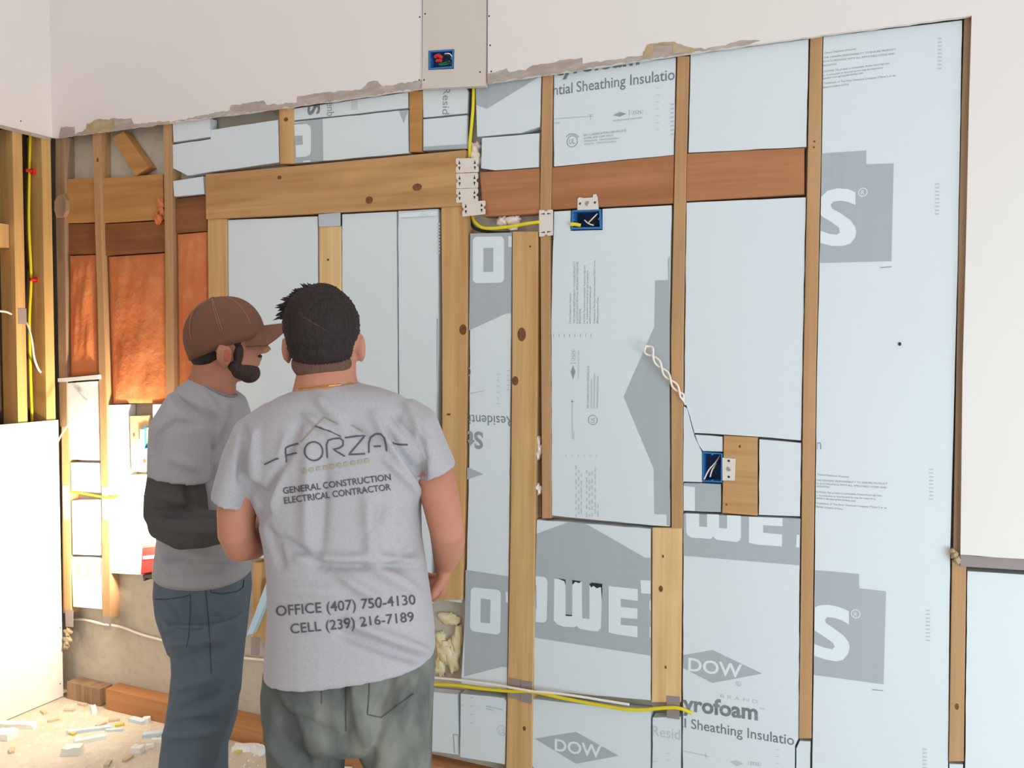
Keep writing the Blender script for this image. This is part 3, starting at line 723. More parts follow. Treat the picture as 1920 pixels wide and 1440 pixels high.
for x, y0 in ((1761, 72), (1756, 345), (1745, 880), (1739, 1145), (1733, 1405)):
    bars(b, [(x-3, y0+i*7, x+5, y0+i*7.0) for i in range(9)], INK_L, 2.4, 'side_code')
link('nail', *blob(pw(1687, 645, b['_y']-0.002), .004, .003, .005, 2, 0, 8, 6), PUNCH, b)
b = board('bright plain foam board below the grey drywall edge at the right', [(1813, 1070), (1990, 1080), (1990, yb(1990)), (1806, yb(1806))])
b = board('narrow foam piece under the cut end of the long strip beside the lettered board', [(1493, 1404), (1500, 1389), (1520, 1390), (1518, yb(1518)), (1491, yb(1491))], y=0.004, gap=0.0003)
b = board('narrow foam piece under the end of the short strip by the bright plain board', [(1780, 1432), (1806, 1433), (1805, yb(1805)), (1777, yb(1777))], y=0.004, gap=0.0003)
# ---- left bays
b = board('narrow foam board leaning against the corner strip under the orange batt', [(124, 718), (185, 714), (188, 864), (131, 862)])
b = board('small foam piece above the short yellow cable in the corner bay', [(132, 867), (188, 868), (190, 925), (133, 920)])
b = board('foam piece below the short yellow cable in the corner bay', [(134, 938), (190, 936), (191, 1042), (136, 1040)])
b = board('foam piece with three grey bars in the corner bay above the masonry', [(133, 1044), (192, 1046), (193, 1143), (137, 1138)])
for x in (142, 160, 181):
    pr(b, [(x, 1051), (x+8, 1051), (x+8, 1084), (x, 1083)])
b = board('white foam board around the pale block in the second bay', [(203, 759), (241, 758), (244, 890), (311, 890), (311, 1040), (283, 1080), (208, 1075)], y=0.003)
b = board('tiny foam piece above the dark blue box near the corner', [(286, 758), (309, 757), (309, 794), (286, 795)], y=0.003)
b = board('thin white foam slat laid under the short orange batt', [(108, 709), (184, 702), (185, 711), (108, 717)], y=-0.018, thick=0.05)

# ---- pale blue strip of foam standing between the two men, leaning on the wall
V, Fc = prism([pw(462, 1192, -0.05), pw(474, 1188, -0.05), pw(513, 1095, -0.02), pw(500, 1090, -0.02)], N_IN, 0.02)
o = link('foam_strip', V, Fc, mat('pale_blue_foam', (176, 204, 222), .7)); tag(o, 'pale blue strip of foam leaning in the gap between the two men', 'foam strip')

# ================================================================ ORANGE BATTS
def batt(label, px, y0, puff, seed):
    rnd = random.Random(seed)
    tl, tr, br_, bl = [pw(a, c, y0) for a, c in px]
    nu, nv = 16, 24; V, Fc = [], []
    ph = [rnd.uniform(0, 6) for _ in range(6)]
    for j in range(nv+1):
        for i in range(nu+1):
            u, v = i/nu, j/nv
            p = tl.lerp(tr, u).lerp(bl.lerp(br_, u), v)
            edge = min(1, 4*min(u, 1-u))*min(1, 8*min(v, 1-v))
            w = math.sin(9*u+ph[0]+3*v)*math.sin(7*v+ph[1])+.6*math.sin(17*v+5*u+ph[2])+.5*math.sin(23*u+11*v+ph[3])
            V.append(p+Vector((0, -puff*edge*(1+0.28*w), 0)))
    n = len(V); V += [v*1 for v in V]
    for k in range(n, 2*n): V[k] = Vector((V[k].x, BACK-0.002, V[k].z))
    w1 = nu+1
    for j in range(nv):
        for i in range(nu):
            a = j*w1+i; Fc.append([a, a+w1, a+w1+1, a+1]); Fc.append([n+a, n+a+1, n+a+w1+1, n+a+w1])
    for i in range(nu): Fc.append([i, i+1, n+i+1, n+i]); a = nv*w1+i; Fc.append([a, n+a, n+a+1, a+1])
    for j in range(nv): a = j*w1; Fc.append([a, n+a, n+a+w1, a+w1]); a += nu; Fc.append([a, a+w1, n+a+w1, n+a])
    V, Fc = fix_normals(V, Fc)
    o = link('insulation_batt', V, Fc, ORANGE, smooth=True)
    tag(o, label, 'insulation batt', 'orange insulation batts in the left bays')
batt('narrow orange fibre batt between the corner strip and the next strip', [(131, 480), (178, 478), (183, 702), (133, 706)], 0.012, 0.012, 1)
batt('wide orange fibre batt above the white board with the pale block', [(204, 482), (308, 475), (310, 755), (213, 757)], 0.012, 0.014, 2)
batt('orange fibre batt beside the left jamb of the window opening', [(333, 440), (388, 435), (394, 900), (338, 900)], 0.012, 0.014, 3)
def spray(label, specs, m=SPRAY, cat='spray foam'):
    parts = []
    for k, (a, c, w, h, y) in enumerate(specs):
        k_ = (pw(a+1, c)-pw(a, c)).length
        parts.append(blob(pw(a, c, y), w*k_, 0.012, h*k_, k+int(a), 0.5))
    o = link('spray_foam_blob', *merge(*parts), m, smooth=True)
    return tag(o, label, cat)
spray('white blob of spray foam over the yellow cable beside the small metal plate', [(942, 415, 10, 9, .02), (960, 413, 14, 8, .018), (970, 410, 6, 6, .02), (962, 428, 9, 4, .012)])
spray('long pale spray foam drip in the dark gap beside the wide stud', [(1010, 828, 4, 10, .012), (1012, 842, 6, 8, .01), (1009, 853, 5, 8, .01)])
spray('short pale spray foam lump at the foot of the dark gap beside the wide stud', [(1011, 918, 6, 8, .01), (1008, 912, 4, 6, .012)])
spray('white spray foam lump behind the four metal plates by the cable', [(888, 285, 10, 14, .02), (894, 300, 8, 12, .02), (897, 275, 5, 8, .03)])
spray('yellowish spray foam filling the hole in the masonry beside the man in back view', [(838, 1222, 16, 18, .035), (850, 1235, 12, 22, .035), (828, 1200, 10, 14, .04), (842, 1160, 22, 10, .04), (858, 1200, 8, 24, .035), (826, 1250, 9, 16, .035)], SPRAY_Y)
spray('loose orange fibre tuft stuck beside the strip above the batts', [(301, 382, 6, 7, .0), (297, 410, 7, 7, .0), (304, 395, 4, 6, .002)], ORANGE, 'fibre tuft')
spray('beige torn paper knot at the corner of the right drywall', [(1790, 1040, 7, 9, -.012), (1795, 1050, 6, 8, -.014), (1786, 1033, 5, 5, -.01)], TORN_TAN, 'paper scrap')
spray('crumpled paper scraps stuck in the corner above the floor', [(128, 1185, 6, 5, -.005), (127, 1200, 6, 6, -.008), (124, 1210, 4, 5, -.01)], TORN_TAN, 'paper scrap')

# ================================================================ NAIL PLATES
def nail_plate(label, px4, m, y, holes=True, group='steel nail plates on the studs', notch=True, vertical=False):
    q = [pw(a, c, y) for a, c in px4]             # tl tr br bl
    tl, tr, br_, bl = q
    P = lambda u, v: tl.lerp(tr, u).lerp(bl.lerp(br_, u), v)
    if notch and not vertical:
        uv = [(0.03, 0), (.97, 0), (1, .06), (1, .36), (.93, .44), (.93, .56), (1, .64), (1, .94), (.97, 1), (.03, 1), (0, .94), (0, .64), (.07, .56), (.07, .44), (0, .36), (0, .06)]
    elif notch:
        uv = [(0.03, 0), (.36, 0), (.44, .05), (.56, .05), (.64, 0), (.97, 0), (1, .03), (1, .97), (.97, 1), (.64, 1), (.56, .95), (.44, .95), (.36, 1), (.03, 1), (0, .97), (0, .03)]
    else: uv = [(0, 0), (1, 0), (1, 1), (0, 1)]
    V, Fc = prism([P(*a) for a in uv], N_IN, 0.0018)
    o = link('nail_plate', V, Fc, m); tag(o, label, 'nail plate', group)
    if holes:
        spots = ((.16, .28, 1), (.16, .72, -1), (.84, .28, 1), (.84, .72, -1)) if not vertical else ((.25, .15, 1), (.75, .15, -1), (.25, .85, 1), (.75, .85, -1))
        for u, v, s in spots:
            d = .13; off = Vector((0, -0.0004, 0))
            tri = [P(u-.05, v+s*d)+off, P(u+.05, v+s*d)+off, P(u, v-s*d)+off] if not vertical else [P(u+s*.16, v-.03)+off, P(u+s*.16, v+.03)+off, P(u-s*.16, v)+off]
            link('prong_hole', *prism(tri, N_IN, 0.0003), PUNCH, o)
    return o
L4 = 'steel nail plate on the header end, %s of four'
nail_plate(L4 % 'topmost', zz([(1455, 950), (1590, 948), (1592, 1032), (1455, 1037)], 400, 0, 3.2), STEEL, -0.0125)
nail_plate(L4 % 'second from the top', zz([(1457, 1042), (1588, 1036), (1588, 1128), (1457, 1130)], 400, 0, 3.2), STEEL, -0.0125)
nail_plate(L4 % 'third from the top', zz([(1457, 1133), (1588, 1130), (1588, 1208), (1457, 1217)], 400, 0, 3.2), STEEL, -0.0125)
nail_plate(L4 % 'lowest', zz([(1492, 1212), (1632, 1203), (1632, 1285), (1494, 1300)], 400, 0, 3.2), STEEL, -0.0145)
nail_plate('upright steel nail plate where the yellow cable meets the strip', [(1010.7, 394), (1036.6, 393), (1036.6, 441), (1011, 444)], STEEL, -0.007, vertical=True)
for lab, q in (('left dark grey nail plate over the low yellow cable on the wide stud', [(955, 1271), (976, 1275), (975, 1313), (954, 1308)]), ('right dark grey nail plate over the low yellow cable on the wide stud', [(977, 1276), (998, 1279), (996, 1320), (976, 1315)])):
    nail_plate(lab, q, STEEL_G, -0.0082, False, notch=False)
nail_plate('dark grey nail plate at the foot of the short pale board', [(1250, 1305), (1275, 1307), (1274, 1349), (1250, 1346)], STEEL_G, -0.0062, False, notch=False)
nail_plate('grey nail plate on the corner strip near the short yellow cable', [(117, 910), (128, 910), (130, 975), (119, 974)], STEEL, -0.0062, False, notch=False)
nail_plate('grey nail plate on the second strip near the short yellow cable', [(191, 912), (203, 913), (204, 975), (192, 975)], STEEL, -0.0062, False, notch=False)
nail_plate('grey nail plate at the foot of the second strip over the white cable', [(193, 1155), (207, 1155), (208, 1182), (194, 1181)], STEEL_G, -0.0062, False, notch=False)
nail_plate('grey nail plate at the foot of the corner strip', [(122, 1143), (137, 1144), (137, 1176), (123, 1175)], STEEL_G, -0.0062, False, notch=False)
nail_plate('grey nail plate low on the post between the two men', [(471, 1195), (487, 1196), (486, 1230), (470, 1228)], STEEL_G, -0.006, False, notch=False)
A = pl(34, 578, XL+0.0015); B = pl(50, 608, XL+0.0015)
o = link('nail_plate', *box((XL, min(A.y, B.y), B.z), (XL+0.0018, max(A.y, B.y), A.z)), STEEL_G); tag(o, 'grey nail plate on the lit stud of the left wall', 'nail plate', 'steel nail plates on the studs')

# ================================================================ ELECTRICAL BOXES
def elec_box(label, px4, y, depth, wires, tab=None, tabholes=None):
    q = [pw(a, c, y) for a, c in px4]; tl, tr, br_, bl = q
    root = empty('electrical_box', (tl+tr+br_+bl)/4+Vector((0, depth, 0)))
    tag(root, label, 'electrical box')
    P = lambda u, v, d=0: tl.lerp(tr, u).lerp(bl.lerp(br_, u), v)+Vector((0, d, 0))
    t = 0.06; th = t*(tr-tl).length/(bl-tl).length
    def wallp(u0, v0, u1, v1):
        return prism([P(u0, v0), P(u1, v0), P(u1, v1), P(u0, v1)], N_IN, depth)
    V, Fc = merge(wallp(0, 0, t, 1), wallp(1-t, 0, 1, 1), wallp(t, 0, 1-t, th), wallp(t, 1-th, 1-t, 1))
    link('shell', V, Fc, BLUE, root)
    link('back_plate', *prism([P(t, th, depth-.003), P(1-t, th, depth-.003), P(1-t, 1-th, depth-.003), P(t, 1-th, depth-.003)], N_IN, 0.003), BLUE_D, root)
    for u, v in ((.5, th*1.1), (.5, 1-th*1.1)) if (tr-tl).length < (bl-tl).length else ((t*1.2, .5), (1-t*1.2, .5)):
        link('screw_boss', *tube([P(u, v, -.001), P(u, v, .02)], 0.0035, 8), BLUE, root)
    for m, pts in wires:
        link('wire', *tube(smooth_path([P(*p) for p in pts], 5), 0.0021 if m is not REDP and m is not YELLOW else 0.006, 7), m, root, True)
    if tab:
        qt = [pw(a, c, y-.001) for a, c in tab]
        tb = link('mounting_tab', *prism(qt, N_IN, 0.0016), STEEL, root)
        for a, c, r, m in tabholes:
            k_ = (pw(a+1, c)-pw(a, c)).length
            link('tab_hole', *tube([pw(a, c, y-.0016), pw(a, c, y-.0008)], r*k_, 12), m, tb)
    return root
dd = 0.047
elec_box('blue box with a yellow wire connector under the reddish header', zz([(1015, 62), (1250, 52), (1258, 214), (1005, 218)], 840, 380, 4.364), -0.004, dd,
         [(BLACKC, [(.2, .1, .03), (.35, .5, .015), (.6, .55, .01), (.9, .3, .03)]), (BLACKC, [(.3, .3, .035), (.5, .7, .012), (.75, .6, .02), (.8, .2, .04)]), (WHITEC, [(.55, .65, .01), (.7, .45, .005), (.85, .2, .01)]), (WHITEC, [(.4, .5, .012), (.55, .7, .006), (.72, .8, .008)]),
          (BLACKC, [(.15, .6, .035), (.4, .35, .02), (.7, .75, .02), (.9, .6, .04)]), (YELLOW, [(-.02, .75, -.004), (.12, .74, .0), (.3, .8, .006)])],
         zz([(970, 1335), (972, 1250), (985, 1240), (1020, 1246), (1085, 1240), (1090, 1218), (1112, 1216), (1122, 1240), (1130, 1330)], 840, 60, 4), [(1088, 382, 2.3, PUNCH), (1102, 382, 4.5, HOLE), (1116, 380, 2.3, PUNCH)])
elec_box('dark blue box with loose wires beside the upright wood block', zz([(325, 625), (485, 635), (482, 868), (328, 860)], 1240, 700, 4.235), -0.005, dd,
         [(WHITEC, [(.08, .92, .0), (.3, .6, .01), (.6, .35, .02), (.78, .12, .035)]), (WHITEC, [(.35, .85, .01), (.45, .6, .015), (.62, .4, .03)]), (BLACKC, [(.2, .2, .03), (.4, .5, .02), (.7, .8, .02)]), (BLACKC, [(.8, .3, .03), (.5, .6, .02), (.3, .9, .03)])],
         zz([(485, 670), (590, 678), (584, 852), (485, 850)], 1240, 700, 4.235), zz([], 0, 0, 1)+[(1366.5, 864, 2.4, PUNCH), (1366.5, 879, 4.6, HOLE), (1366.5, 894, 2.4, PUNCH)])
elec_box('blue box with red and green wires set in the unpainted drywall patch', [(804, 95), (851, 92), (850, 127), (804, 131)], -0.0275, 0.031,
         [(REDP, [(.25, .35, .0), (.4, .3, -.002), (.55, .45, .0)]), (REDP, [(.3, .55, .004), (.45, .55, .0), (.52, .62, .002)]), (GREENP, [(.4, .75, .0), (.6, .72, -.001), (.85, .6, .004)]), (GREENP, [(.45, .8, .0), (.65, .8, -.001), (.9, .7, .006)]), (BLACKC, [(.6, .3, .0), (.8, .35, -.002), (.9, .6, .004)]), (WHITEC, [(.62, .2, .004), (.85, .25, .0), (.95, .5, .006)]), (BLACKC, [(.7, .5, .004), (.8, .7, .0), (.95, .85, .004)])])
elec_box('dark blue box fixed to the short pale block near the corner', [(269, 801), (296, 800), (297, 842), (270, 842)], -0.014, 0.03, [(BLACKC, [(.2, .2, .01), (.5, .5, .006), (.8, .8, .01)])],
         [(262, 805), (270, 805), (270, 838), (263, 836)], [])

# ================================================================ CABLES
def cable(label, pts, r, m, name='cable', cat='cable', sub=8, group=None):
    V, Fc = tube(smooth_path(pts, sub), r, 8)
    return tag(link(name, V, Fc, m, smooth=True), label, cat, group)
W = pw
cable('yellow cable coming down beside the grey-printed board behind the metal plates', [W(888, 163, .004), W(887, 200, -.004), W(884, 237, -.008), W(881, 270, -.004), W(880, 300, .016)], .0055, YELLOW)
cable('black cable beside the upper yellow cable', [W(884, 163, .016), W(882, 210, .014), W(879, 250, .014), W(876, 282, .016)], .005, BLACKC)
cable('yellow cable bending from the lowest metal plate to the upright plate', [W(885, 400, .02), W(889, 414, .012), W(903, 426, .004), W(925, 428, -.004), W(962, 424, -.006), W(990, 419, -.006), W(1014, 416, -.003)], .0055, YELLOW)
cable('dark cable under the bending yellow cable', [W(881, 400, .03), W(884, 420, .028), W(897, 431, .024), W(930, 436, .02), W(955, 436, .024)], .005, BLACKC)
cable('low yellow cable running behind the grey plates towards the short pale board', [W(806, 1283, .0), W(855, 1285, -.006), W(900, 1291, -.008), W(956, 1296, -.012), W(998, 1297, -.012), W(1060, 1310, -.008), W(1125, 1322, -.008), W(1190, 1331, -.009), W(1250, 1327, -.0115), W(1274, 1328, -.0115), W(1297, 1337, -.008)], .0058, YELLOW)
cable('low white cable just above the low yellow cable', [W(806, 1270, -.006), W(860, 1275, -.010), W(930, 1284, -.018), W(957, 1289, -.024), W(998, 1296, -.026), W(1012, 1297, -.026), W(1060, 1302, -.022), W(1130, 1313, -.021), W(1180, 1321, -.021)], .0042, WHITEC)
cable('short yellow cable in the corner bay', [W(127, 921, .01), W(150, 924, -.006), W(176, 929, -.008), W(205, 933, -.010), W(222, 929, .0)], .005, YELLOW)
cable('white cable drooping along the masonry behind the man in jeans', [W(138, 1161, .03), W(160, 1162, .03), W(192, 1170, .0), W(208, 1172, .0), W(232, 1177, .03), W(267, 1190, .035), W(311, 1202, .035), W(400, 1226, .035), W(460, 1234, .03), W(520, 1239, .03)], .0055, WHITEC)
cable('pale cable tail hanging over the edge of the lit left drywall', [W(144, 731, -.002), W(158, 746, -.01), W(163, 752, -.02), W(145, 775, -.05), W(125, 800, -.09), W(110, 825, -.11), W(102, 847, -.10)], .0035, WHITEC)
XQ = XL-0.06
cable('yellow cable running down the bare left wall', [pl(57, 230, XQ), pl(55, 320, XQ), pl(54, 420, XQ), pl(58, 520, XQ), pl(55, 600, XQ), pl(57, 700, XQ), pl(60, 790, XQ), pl(61, 860, XQ)], .006, YELLOW)
cable('white cable looping between the two studs of the left wall', [pl(-20, 583, XL-.01), pl(8, 584, XL-.012), pl(24, 590, XL-.03), pl(38, 594, XL-.045), pl(52, 610, XL-.02), pl(60, 640, XL-.004), pl(64, 670, XL-.002), pl(72, 692, XL-.02), pl(82, 704, XL-.05)], .0045, WHITEC)
for lab, px, py in (('upper red cable staple on the left wall stud', 64, 322), ('lower red cable staple on the left wall stud', 72, 525)):
    c = pl(px, py, XL-.045)
    st = link('cable_staple', *merge(tube([c+Vector((0, -.04, 0)), c+Vector((0, .02, 0))], .007, 8), box((c.x-.01, c.y-.012, c.z-.011), (c.x+.01, c.y+.008, c.z+.011))), REDP)
    tag(st, lab, 'cable staple', 'red cable staples on the left wall')
# twisted white wire
c0, c1 = W(1210, 648, -.035), W(1279, 742, -.012)
n = 70; A_, B_ = [], []
ax = (c1-c0).normalized(); e1 = Vector((0, -1, 0)); e2 = ax.cross(e1).normalized(); e1 = e2.cross(ax)
for i in range(n+1):
    t = i/n; a = 2*math.pi*2.1*t+0.2; r = .0075*(1+0.9*math.exp(-((t-.1)/.1)**2))
    if t < .06: r *= t/.06
    p = c0.lerp(c1, t)
    A_.append(p+(e1*math.cos(a)*.6+e2*math.sin(a))*r); B_.append(p-(e1*math.cos(a)*.6+e2*math.sin(a))*r)
tail = [W(1282, 752, -.008), W(1285, 759, .003)]
root = empty('twisted_wire', c1); tag(root, 'twisted white wire looped out over the grey gable print', 'wire')
link('strand', *tube(A_+tail, .0034, 8), WHITEC, root, True)
link('strand', *tube(B_+tail, .0034, 8), WHITEC, root, True)

# ================================================================ WORK LIGHT
wl0 = pw(297, 1050, -0.09)
root = empty('work_light', wl0); tag(root, 'red work light hooked on the wall behind the man in jeans', 'work light')
def lbox(lo, hi, m, name, parent):
    return link(name, *box(lo, hi), m, parent)
rb = [pw(264, 1024, -.10), pw(300, 1020, -.10), pw(306, 1072, -.10), pw(262, 1078, -.10)]
V, Fc = bevelled(rb, N_IN, 0.09, 0.008); bod = link('body', V, Fc, REDP, root)
link('stripe', *prism([pw(268, 1043, -.1015), pw(300, 1040, -.1015), pw(300, 1046, -.1015), pw(268, 1049, -.1015)], N_IN, .001), WHITEC, bod)
link('battery', *bevelled([pw(266, 1078, -.097), pw(304, 1073, -.097), pw(303, 1090, -.097), pw(272, 1084, -.097), pw(268, 1090, -.097)], N_IN, 0.08, 0.004), PUNCH, root)
lc = pw(322, 968, -.12)
hd = link('lamp_head', *box((lc.x-.02, lc.y-.06, lc.z-.07), (lc.x+.03, lc.y+.06, lc.z+.07)), REDP, root)
link('led_panel', *box((lc.x-.023, lc.y-.05, lc.z-.06), (lc.x-.0201, lc.y+.05, lc.z+.06)), LED, hd)
link('hook', *tube(smooth_path([lc+Vector((.01, .05, -.05)), lc+Vector((.01, .12, -.05)), lc+Vector((.01, .15, -.02))], 5), .004, 8), PUNCH, root)
link('arm', *tube([lc+Vector((.0, .0, -.06)), pw(300, 1024, -.06)], .012, 10), PUNCH, root)
ll = area('work_light_lamp', lc+Vector((-.03, 0, 0)), lc+Vector((-.9, .28, -.02)), .10, .12, 34, (1.0, .86, .64))

# ================================================================ FLOOR DEBRIS
FOAM_SC = mat('foam_scrap_white', (232, 232, 228), .8); FOAM_SB = mat('foam_scrap_blue', (196, 212, 224), .8)
def scrap(label, px, py, L, Wd, H, rot, m, seed, cat='foam scrap', tilt=0.0, name='foam_scrap'):
    c = pf(px, py); rnd = random.Random(seed); V = []
    for k in range(2):
        for (a, b_) in ((-1, -1), (-.3, -1.05), (.35, -.92), (1, -1), (1.04, 0), (.95, 1), (.2, 1.06), (-.4, .93), (-1, 1), (-.95, .1)):
            s = 1 if k == 0 else 0.93
            x = a*L/2*s*rnd.uniform(.93, 1.05); y = b_*Wd/2*s*rnd.uniform(.9, 1.08)
            V.append(Vector((x, y, 0.0 if k == 0 else H*rnd.uniform(.9, 1.1))))
    Rm = Matrix.Rotation(rot, 4, 'Z')
    V = [Rm @ v+c for v in V]
    sy = min(0, -0.031-max(v.y for v in V)); sx = max(0, XL+0.0135-min(v.x for v in V))
    V = [v+Vector((sx, sy, 0)) for v in V]
    n = 10; Fc = [list(range(n-1, -1, -1)), list(range(n, 2*n))]+[[i, (i+1) % n, n+(i+1) % n, n+i] for i in range(n)]
    o = link(name, V, Fc, m); tag(o, label, cat, 'offcuts scattered on the floor'); return o
DEB = [('thick square white foam offcut beside the long thin one on the floor', 137, 1412, .07, .05, .028, .5, FOAM_SC), ('long thin white foam offcut next to the square one on the floor', 168, 1390, .12, .03, .016, .9, FOAM_SC),
       ('pale blue foam sliver lying across the dusty floor', 168, 1371, .17, .02, .012, .75, FOAM_SB), ('short pale blue foam sliver beside the long blue one', 214, 1371, .07, .015, .01, .5, FOAM_SB),
       ('long white foam bar lying along the foot of the left drywall', 28, 1363, .17, .035, .02, .35, FOAM_SC), ('crumbled white foam lump in front of the left drywall', 10, 1382, .08, .06, .025, .2, FOAM_SC),
       ('small white foam strip against the short plate offcut', 200, 1322, .08, .02, .014, -.6, FOAM_SC), ('pale foam chip in front of the long floor plate', 258, 1354, .08, .03, .014, 0, FOAM_SB),
       ('tiny white chip close to the long floor plate', 290, 1346, .03, .025, .02, .3, FOAM_SC), ('pale blue foam stick beside the shoe of the man in jeans', 297, 1378, .12, .03, .014, .7, FOAM_SB),
       ('white foam stick just below the blue stick beside the man in jeans', 304, 1391, .09, .02, .014, .5, FOAM_SC), ('white crumbly chip in front of the man in jeans', 258, 1409, .045, .035, .02, .2, FOAM_SC),
       ('little white crumb beside the crumbly chip', 281, 1401, .03, .02, .012, 1, FOAM_SC), ('small white cube of foam near the plate between the two men', 422, 1373, .035, .03, .025, .1, FOAM_SC),
       ('white foam bar by the plate between the two men', 482, 1394, .11, .035, .02, .4, FOAM_SC), ('second white foam bar touching the first between the two men', 484, 1411, .06, .035, .025, -.2, FOAM_SC),
       ('white foam crumb between the legs of the man in back view', 662, 1436, .05, .03, .015, .3, FOAM_SC)]
for i, d in enumerate(DEB): scrap(*d, i)
YC = mat('yellow_crumb', (206, 184, 96), .9); TC = mat('tan_crumb', (196, 178, 152), .9)
CR = [('yellow foam crumb beside the long blue sliver', 135, 1377, YC), ('yellow foam crumb in front of the pale chip', 224, 1361, YC), ('yellow foam crumb between the two men', 449, 1411, YC), ('brown splinter near the bottom of the dusty floor', 202, 1434, TC),
      ('tan paper curl beside the left drywall foot', 83, 1337, TC), ('tan paper curl in front of the corner plate offcut', 130, 1333, TC), ('tan crumb on the dusty floor before the corner', 100, 1352, TC), ('tan crumb near the crumbly chip', 240, 1424, TC), ('tan crumb left of the square offcut', 22, 1409, TC),
      ('tan crumb near the short strip at the plate', 165, 1318, TC), ('tan crumb by the pale chip', 214, 1352, TC), ('pale tan crumb between the blue slivers', 190, 1360, TC)]
for i, (lab, x, y, m) in enumerate(CR):
    scrap(lab, x, y, .045 if m is TC else .035, .018, .009, i*.7, m, 50+i, 'crumb', name='crumb')
def dust():
    rnd = random.Random(5); V, Fc = [], []
    for k in range(900):
        x = rnd.uniform(-3.25, -1.4); y = -0.04-abs(rnd.gauss(0, .35)); s = rnd.uniform(.002, .006)
        if (Vector((x, y))-pd(375, 1440, 2.4).xy).length < .42: continue
        a = rnd.uniform(0, 6); n = len(V)
        for i in range(3): V.append(Vector((x+s*math.cos(a+2.1*i), y+s*math.sin(a+2.1*i), 0.0)))
        V.append(Vector((x, y, s*.9)))
        Fc += [[n, n+1, n+3], [n+1, n+2, n+3], [n+2, n, n+3], [n, n+2, n+1]]
    o = link('debris_grit', V, Fc, FOAM_SC); tag(o, 'fine white foam grit strewn over the concrete floor', 'grit', kind='stuff')
dust()

# ================================================================ PEOPLE
FW = Vector((_f.x, _f.y, 0)).normalized(); RT = Vector((FW.y, -FW.x, 0)); UP = Vector((0, 0, 1))
def loft(rings, n=28, power=2.0, cap=True):
    """rings: (centre, axis a, axis b) world vectors"""
    V, Fc = [], []
    for c, a, b_ in rings:
        for k in range(n):
            t = 2*math.pi*k/n; ct, st = math.cos(t), math.sin(t)
            x = math.copysign(abs(ct)**(2/power), ct); y = math.copysign(abs(st)**(2/power), st)
            V.append(c+a*x+b_*y)
    for i in range(len(rings)-1):
        for k in range(n): Fc.append([i*n+k, i*n+(k+1) % n, (i+1)*n+(k+1) % n, (i+1)*n+k])
    if cap: Fc.append(list(range(n-1, -1, -1))); Fc.append([len(V)-n+k for k in range(n)])
    return fix_normals(V, Fc)
def limb(pts, rads, n=18, flat=None):
    P = [Vector(p) for p in pts]
    d0 = (P[0]-P[1]).normalized(); d1 = (P[-1]-P[-2]).normalized()
    PP = [P[0]+d0*rads[0]*.95, P[0]+d0*rads[0]*.6]+P+[P[-1]+d1*rads[-1]*.6, P[-1]+d1*rads[-1]*.95]
    RR = [rads[0]*.25, rads[0]*.8]+list(rads)+[rads[-1]*.8, rads[-1]*.25]
    return fix_normals(*tube(PP, RR, n))
def ell(c, a, b_, h, n=24, m=14, rot=None):
    V, Fc = [], []
    for j in range(m+1):
        th = math.pi*j/m
        for i in range(n):
            t = 2*math.pi*i/n
            s = max(math.sin(th), 0.02)
            V.append(Vector(c)+Vector(a)*(s*math.cos(t))+Vector(b_)*(s*math.sin(t))+Vector(h)*math.cos(th))
    for j in range(m):
        for i in range(n): Fc.append([j*n+i, (j+1)*n+i, (j+1)*n+(i+1) % n, j*n+(i+1) % n])
    Fc.append(list(range(n))); Fc.append([m*n+i for i in range(n-1, -1, -1)])
    return fix_normals(V, Fc)
def fuse(name, parts, m, parent, voxel, smooth_it=4, deform=None, origin=None, factor=0.5):
    V, Fc = merge(*parts)
    me = bpy.data.meshes.new('tmp'); me.from_pydata([v[:] for v in V], [], Fc); me.update()
    ob = bpy.data.objects.new('tmp', me); COL.objects.link(ob)
    rm = ob.modifiers.new('r', 'REMESH'); rm.mode = 'VOXEL'; rm.voxel_size = voxel; rm.adaptivity = 0
    sm_ = ob.modifiers.new('s', 'SMOOTH'); sm_.factor = factor; sm_.iterations = smooth_it
    bpy.context.view_layer.update()
    out = bpy.data.meshes.new_from_object(ob.evaluated_get(bpy.context.evaluated_depsgraph_get()))
    bpy.data.objects.remove(ob); bpy.data.meshes.remove(me)
    nV = len(out.vertices)
    co = np.empty(nV*3); out.vertices.foreach_get('co', co); co = co.reshape(-1, 3)
    if deform:
        no = np.empty(nV*3); out.vertex_normals.foreach_get('vector', no); no = no.reshape(-1, 3)
        co = deform(co, no)
    o = origin or Vector((co[:, 0].mean(), co[:, 1].mean(), co[:, 2].min()))
    bv = BVHTree.FromPolygons([tuple(c) for c in co], [list(p.vertices) for p in out.polygons])
    out.vertices.foreach_set('co', (co-np.array(o)).ravel())
    out.name = name; out.materials.clear(); out.materials.append(m)
    out.polygons.foreach_set('use_smooth', [True]*len(out.polygons)); out.update()
    obj = bpy.data.objects.new(name, out); COL.objects.link(obj); place(obj, Vector(o), parent)
    return obj, bv
_CAMn = np.array(CAM); _rn, _un, _fn = np.array(_r), np.array(_u), np.array(_f)
def px_np(co):
    d = co-_CAMn; z = d@_fn
    return 960+F_PX*(d@_rn)/z, 720-F_PX*(d@_un)/z
